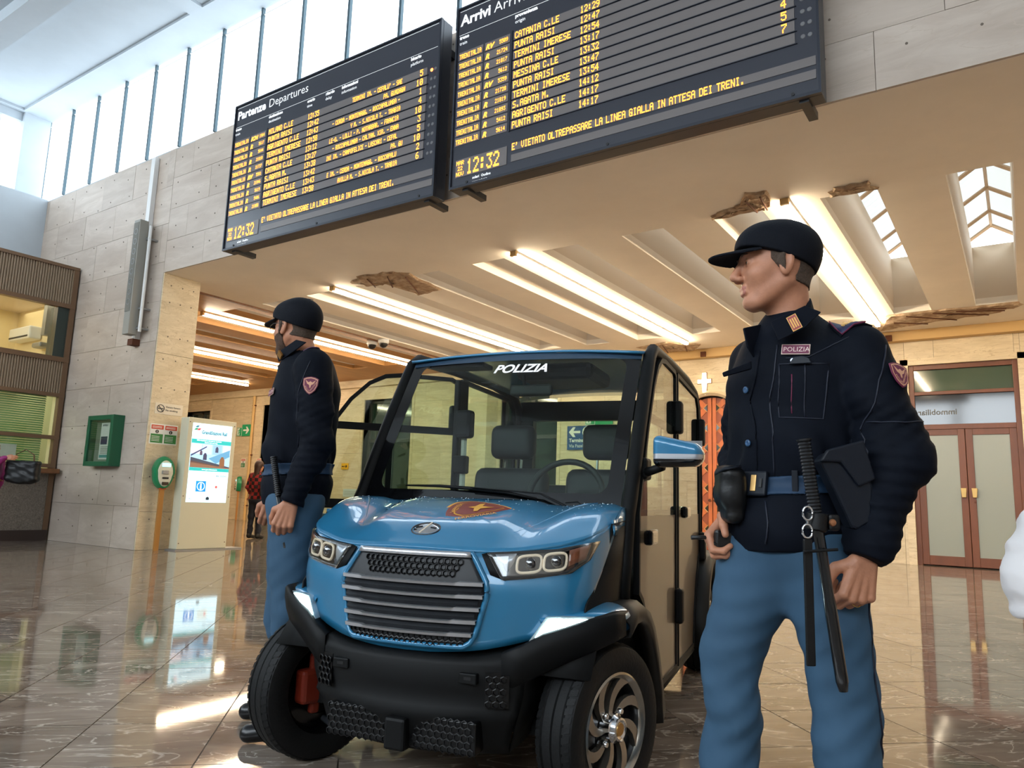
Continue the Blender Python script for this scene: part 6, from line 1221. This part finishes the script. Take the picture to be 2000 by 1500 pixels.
MB().box((bh.x - .042, bh.y - .022, bh.z - .33), (bh.x - .020, bh.y - .014, bh.z - .04)).build('hanging_strap', leath, bt_, bevel=.003); MB().tube([(bh.x - .045, bh.y - .03, bh.z - .07), (bh.x + .035, bh.y - .03, bh.z - .062)], .004, 6).build('strap_loop', leath, bt_)
ho = thing('holster', 'dark navy leather holster with a flap, behind the baton on the policeman\'s hip', 'holster', (-.47019, 2.15841, 0), math.radians(34.163))
hp_ = [(-.068, 1.120), (-.052, 1.140), (.030, 1.165), (.060, 1.06), (.052, .975), (.018, .955), (.004, .960), (-.035, 1.05)]
MB().prism(hp_[::-1], .055, basis((0, -.160, 0), (1, 0, 0), (0, 0, 1)) ).build('holster_body', leathn, ho, bevel=.012)
MB().prism([(-.074, 1.118), (-.055, 1.148), (.036, 1.175), (.062, 1.08), (.020, 1.06), (-.022, 1.118)][::-1], .012, basis((0, -.213, 0), (1, 0, 0), (0, 0, 1))).build('holster_flap', leathn, ho, bevel=.005)
pc = thing('belt_pouch', 'rounded black pouch on the near policeman\'s belt, at his front side above the radio', 'pouch', (-.47019, 2.15841, 0), math.radians(34.163))
organic('pouch', lambda p: su(bx(p, (-.232, -.005, 1.055), (.036, .05, .060), .03), bx(p, (-.225, -.005, 1.01), (.025, .045, .05), .02), .02) + wob(p, .002, 2), (-.30, -.08, .92), (-.17, .07, 1.14), .005, leath, pc)
MB().tube([(-.268, .0, 1.09), (-.262, -.052, 1.10), (-.215, -.058, 1.11)], .004, 6).build('pouch_edge', leathn, pc, smooth=True)
ra = thing('handheld_radio', 'black handheld radio with a short antenna in the near policeman\'s right hand', 'radio', (-.47019, 2.15841, 0), math.radians(34.163))
Mr = Matrix.Translation((-.235, .045, .912)) @ Matrix.Rotation(math.radians(3), 4, 'Y'); MB().box((-.030, -.022, -.026), (.080, .018, .026), M=Mr).build('radio_body', mat('radio_black', (18, 18, 20), .35), ra, bevel=.008)
MB().tube([(-.262, .045, .918), (-.300, .045, .916), (-.325, .045, .915)], [.0065, .0055, .0062], 8).build('antenna', MATS['radio_black'], ra, smooth=True); MB().lathe([(.007, -.012), (.007, 0), (0, 0)], 10, Matrix.Translation((-.268, .03, .900)) @ Matrix.Rotation(-math.pi / 2, 4, 'Y')).build('radio_knob', MATS['radio_black'], ra)
rg = thing('finger_ring', 'thin gold ring on the near policeman\'s left hand', 'ring', (-.47019, 2.15841, 0), math.radians(34.163))
a_, b_r, r1, r2 = hn[9]; ctr = Vector(a_).lerp(Vector(b_r), .45); ax_ = (Vector(b_r) - Vector(a_)).normalized(); q_ = ax_.to_track_quat('Z', 'Y').to_matrix().to_4x4(); MB().tube([(Matrix.Translation(ctr) @ q_) @ Vector((.0135 * math.cos(t), .0135 * math.sin(t), 0)) for t in np.linspace(0, 2 * math.pi, 20, endpoint=False)], .0014, 6, closed=True).build('ring_band', mat('ring_gold', (230, 190, 110), .15, 1.0), rg, smooth=True)
# trouser side stripe
drape('trouser_stripe', PR['ft'], [(.085, .86), (.090, .72), (.088, .60), (.100, .48), (.118, .38), (.105, .25), (.10, .12)], .003, seam, R_)
# ---------------------------------------------------------------- the officer at the left
ALN = [(.100, -.165, 1.535), (.145, -.185, 1.215), (.065, -.215, .960), (.082, .074, .050)]; ALF = [(.01, .19, 1.54), (-.02, .25, 1.22), (-.165, .23, .965), (.08, .07, .05)]
ln = hand_prims((.062, -.215, .962), (-.25, -.05, -.93), (-.9, -.1, .2), 1.08, [-50, -70, -45], [(.55, .7, .3, .040, .0165, .0125), (.95, .1, .35, .032, .0125, .0105), (.9, -.2, .4, .024, .0105, .0090)]); lf_ = hand_prims((-.158, .23, .975), (-.15, .1, -.97), (-.9, -.35, 0), 1.0, [-38, -52, -35], [(.6, .7, .3, .040, .0165, .0125), (.95, .1, .35, .032, .0125, .0105), (.9, -.2, .4, .024, .0105, .0090)])
PL_ = person(dict(label='bearded policeman with glasses, navy jacket and cap, standing left of the car', loc=(-2.65490, 2.18642, 0), face=150, head=(-.033, .0, 1.735), neck=(.010, .0, 1.60), tr=8, hs=1.06, hairmat=hairm,
    torso=dict(c=(.030, .01, 1.40), cr=(.150, .19, .26), b=(.018, .01, 1.16), br=(.145, .165, .22), hem=(.02, .01, 1.02), hr=(.150, .168, .18)), arms=[ALN, ALF], hands=[ln, lf_], waist=1.10, hemz=.950,
    legs=[((.045, -.08, .93), (.060, -.10, .52), (.105, -.095, .10), (.115, .078, .072), (-1, -.12, 0)), ((-.015, .10, .93), (-.04, .14, .52), (-.01, .21, .10), (.11, .078, .072), (-1, -.1, 0))], jmat=navyj, hres=.0032, jres=.009, tres=.011, handres=.003))
cap(PL_); hair(PL_, -.050); PL_['lean'] = (-.2, 0); PL_['cb'] = (.98, .0); PL_['cr_'] = .088; PL_['cox'] = -.012; PL_['cup'] = .05
finish_officer(PL_, (-.085, 1.430, 5), (.118, 1.445, -3, .066), None, None)
bf_ = lambda p: (lambda q: np.maximum(np.maximum(PL_['fh'](p) - .008, .018 - q[..., 0] + .35 * (q[..., 2] + .06) * 0), np.maximum(q[..., 2] + .030 - .6 * (0.06 - np.clip(q[..., 0], 0, .06)) * 0, -.125 - q[..., 2])))(PL_['toh'](p))
def beard(p):
    q = PL_['toh'](p); x, y, z = q[..., 0], q[..., 1], q[..., 2]; d = su(PL_['fh'](p) - .005, el(q, (.064, 0, -.094), (.026, .030, .026)), .02); low = np.maximum(z + .004 + .52 * np.clip(x, -.02, .1) + .0015 * np.sin(x * 500), .006 - x + .3 * np.clip(-.04 - z, 0, .1) * 0); lips = .014 - np.sqrt((z + .059) ** 2 + np.clip(np.abs(y) - .012, 0, 1) ** 2 + np.clip(.08 - x, 0, 1) ** 2); return np.maximum(np.maximum(d, low), lips)
hL = np.array(PL_['head']); organic('beard', beard, hL - .17, hL + .12, .004, beardm, PL_['body'])
gls = []; wl = PL_['wloc']; gm = mat('spectacle_metal', (70, 66, 66), .3, .7)
fr = MB()
for s in (-1, 1): fr.tube([wl(.106 - .006 * abs(math.cos(a)), s * (.032 + .024 * math.cos(a)), .006 + .017 * math.sin(a)) for a in np.linspace(0, 2 * math.pi, 20, endpoint=False)], .0016, 5, closed=True)
fr.tube([wl(.108, -.008, .008), wl(.112, 0, .012), wl(.108, .008, .008)], .0015, 5)
for s in (-1, 1): fr.tube([wl(.100, s * .056, .012), wl(.060, s * .078, .014), wl(.0, s * .084, .012), wl(-.02, s * .082, -.004)], .0018, 5)
sp_ = fr.build('spectacles', gm, PL_['body'], smooth=True); tag(sp_, kind='stuff')
fL = PL_['fj']; RL_ = PL_['root']
belt_f(PL_, beltm, 1.098); epaulette(fL, .055, .120, -.175, -.110, .006, 'epaulette', mat('slide_purple', (84, 56, 84), .6), RL_, z1=1.72)
MB().lathe([(.012, 0), (.01, .004), (0, .005)], 6, Matrix.Translation((.085, -.15, surf_top(fL, .085, -.15, 1.72) + .009))).build('rank_star', MATS['rank_gold'], RL_)
flap('lapel', [(-.102, -.030, 1.616), (-.080, -.062, 1.572), (-.02, -.105, 1.600), (.05, -.108, 1.655), (.0, -.092, 1.668)], .006, navyj, RL_)
M = basis((-.074, -.078, 1.602), (.62, -.62, .30), (-.25, -.05, .95)); MB().box((-.012, -.017, -.004), (.012, .017, .004), M=M @ Matrix.Rotation(.5, 4, 'Z')).build('collar_badge', mat('badge_bronze', (150, 108, 56), .4, .5), RL_)
lb = thing('police_baton', 'black ribbed baton grip at the belt of the bearded policeman, left of the car', 'baton', (-2.65490, 2.18642, 0), math.radians(34.163)); b0, b1 = Vector((-.030, -.190, 1.150)), Vector((.075, -.165, .62)); dr_ = b1 - b0
MB().tube([b0 + dr_ * t for t in np.linspace(0, .30, 40)], [.0145 if k % 2 else .0125 for k in range(40)], 12).build('ribbed_grip', MATS['grip_black'], lb, smooth='fix'); MB().tube([b0 + dr_ * t for t in (.3, .6, 1)], .012, 10).build('shaft', MATS['baton_black'], lb, smooth=True)
drape('sleeve_seam', fL, [(.11, 1.55), (.065, 1.42), (.062, 1.25), (.055, 1.10)], .0025, seam, RL_)
# ---------------------------------------------------------------- bystanders
jean = mat('jeans_dark', (26, 30, 44), .8); boot = mat('boot_black', (16, 15, 15), .6); brown_h = mat('hair_brown', (58, 34, 24), .55, noise=.4, nscale=60, stretch=(1, 1, .1))
ck_ = bpy.data.materials.new('checked_shirt'); ck_.use_nodes = True; nt = ck_.node_tree; tc = nt.nodes.new('ShaderNodeTexCoord'); cx = nt.nodes.new('ShaderNodeTexChecker'); cx.inputs['Scale'].default_value = 13; cx.inputs[1].default_value = (.32, .02, .02, 1); cx.inputs[2].default_value = (.02, .012, .014, 1); nt.links.new(tc.outputs['Object'], cx.inputs[0]); nt.links.new(cx.outputs[0], nt.nodes['Principled BSDF'].inputs[0]); nt.nodes['Principled BSDF'].inputs['Roughness'].default_value = .85
def hands2(a, b, da=(0, -.1, -1)): return [hand_prims(a, da, (-.8, 0, .5), .95, [20, 25, 20], [(.7, .6, .2, .035, .015, .012), (.9, .2, .2, .03, .012, .010), (.9, 0, .2, .022, .010, .009)]), hand_prims(b, (0, -.1, -1), (-.8, 0, 0), .95, [20, 25, 20], [(.7, .6, .2, .035, .015, .012), (.9, .2, .2, .03, .012, .010), (.9, 0, .2, .022, .010, .009)])]
def civ(label, loc, rz, face, jm, tm, sc=1.0, A=None, hd=((.0, -.22, .97), (0, -.1, -1))):
    A = A or [(.10, -.15, 1.36), (.14, -.20, 1.10), (.0, -.22, .98), (.06, .052, .042)]; B = [(.10, .15, 1.36), (.14, .20, 1.10), (.05, .20, .88), (.06, .052, .042)]
    P = person(dict(label=label, loc=loc, rz=rz, face=face, head=(.06, 0, 1.56), neck=(.09, 0, 1.44), tr=0, hs=.98, torso=dict(c=(.09, 0, 1.25), cr=(.12, .165, .22), b=(.08, 0, 1.04), br=(.115, .145, .18), hem=(.08, 0, .88), hr=(.13, .16, .13)), arms=[A, B], hands=hands2(hd[0], (.05, .20, .87), hd[1]), waist=1.05, hemz=.80,
        legs=[((.08, -.08, .85), (.08, -.09, .48), (.09, -.10, .10), (.095, .07, .058), (-1, 0, 0)), ((.08, .08, .85), (.06, .09, .48), (.08, .10, .10), (.095, .07, .058), (-1, 0, 0))], jmat=jm, tmat=tm, smat=boot, hres=.006, handres=.005, jres=.014, tres=.015)); return P
PG = civ('girl in red checked shirt and dark jeans seen from behind, carrying a dark backpack', (-13.88, 10.55, 0), math.radians(-70), 180, ck_, jean)
def lh(p): q = PG['toh'](p); return su(np.maximum(el(q, (-.02, 0, .045), (.115, .092, .10)), q[..., 0] - .05), rc(q, (-.075, 0, .0), (-.10, 0, -.30), .075, .05), .03) * .98
organic('hair', lh, (-.12, -.16, 1.14), (.32, .16, 1.74), .010, brown_h, PG['body'])
bg1 = thing('backpack', 'dark backpack hanging from the shoulder of the girl in the checked shirt', 'bag', (-13.88, 10.55, 0), math.radians(-70)); organic('bag_body', lambda p: bx(p, (.17, .22, 1.06), (.09, .06, .15), .05), (.02, .1, .85), (.32, .34, 1.26), .012, leath, bg1); MB().tube([(.17, .20, 1.20), (.14, .17, 1.38), (.08, .14, 1.36), (.10, .20, 1.2)], .012, 6).build('shoulder_strap', leath, bg1, smooth=True)
mag = mat('sleeve_magenta', (132, 28, 100), .6)
PP = civ('person in magenta top at the ticket booth, only arm and bag in view', (-13.34, 5.04, 0), math.radians(34), 0, mag, jean, A=[(.02, -.15, 1.38), (.14, -.20, 1.20), (.34, -.10, 1.40), (.06, .056, .046)], hd=((.345, -.10, 1.40), (1, .1, .1)))
organic('hair', lambda p: np.maximum(el(PP['toh'](p), (-.03, 0, .04), (.105, .09, .095)), PP['toh'](p)[..., 0] - .05), np.array(PP['head']) - .16, np.array(PP['head']) + .18, .008, brown_h, PP['body'])
bg2 = thing('shoulder_bag', 'black leather handbag with brown strap, held by the person in magenta', 'bag', (-12.95, 5.40, 1.03), math.radians(40))
organic('bag_body', lambda p: np.maximum(su(bx(p, (0, 0, .18), (.25, .085, .18), .07), bx(p, (0, 0, .05), (.17, .08, .07), .06), .03) + wob(p, .004, 1.5), p[..., 2] - .36), (-.26, -.14, -.04), (.26, .14, .34), .012, leath, bg2)
MB().tube([(.16, 0, .27), (.13, .01, .44), (0, .02, .52), (-.13, .01, .44), (-.16, 0, .27)], .016, 6, flat=.4).build('bag_strap', mat('strap_brown', (92, 58, 38), .5), bg2, smooth=True); box('bag_flap', (-.2, -.085, .22), (.22, .085, .30), leath, bg2, bevel=.03); MB().tube([(.19, .02, .3), (.21, .03, .1), (.2, .03, -.02)], .012, 6, flat=.4).build('hanging_strap', MATS['strap_brown'], bg2)
PH = civ('dark-clothed passer-by outside the right frame edge carrying a white plastic bag', (.42, 1.95, 0), math.radians(34), 180, mat('coat_grey', (96, 98, 104), .8), jean)
wbg = thing('plastic_bag', 'crumpled white plastic carrier bag at the right edge of the picture', 'bag', (.075, 1.935, .80), math.radians(34)); wpm = translucent('white_plastic', (.92, .90, .90), .35)
organic('bag_body', lambda p: su(np.maximum(el(p, (.03, 0, .08), (.165, .09, .17)), -.0 - p[..., 2]), rc(p, (.04, 0, .14), (.06, 0, .26), .07, .02), .04) + wob(p, .006, 1.8, 1) + wob(p, .002, 4), (-.2, -.16, -.03), (.25, .16, .40), .006, wpm, wbg)
for d in (-.02, .03): MB().tube([(.05, d, .25), (.04, d, .31), (.06, d * .5, .38), (.085, d, .31), (.07, d, .25)], .007, 6, flat=.4).build('bag_handle', wpm, wbg, smooth=True)
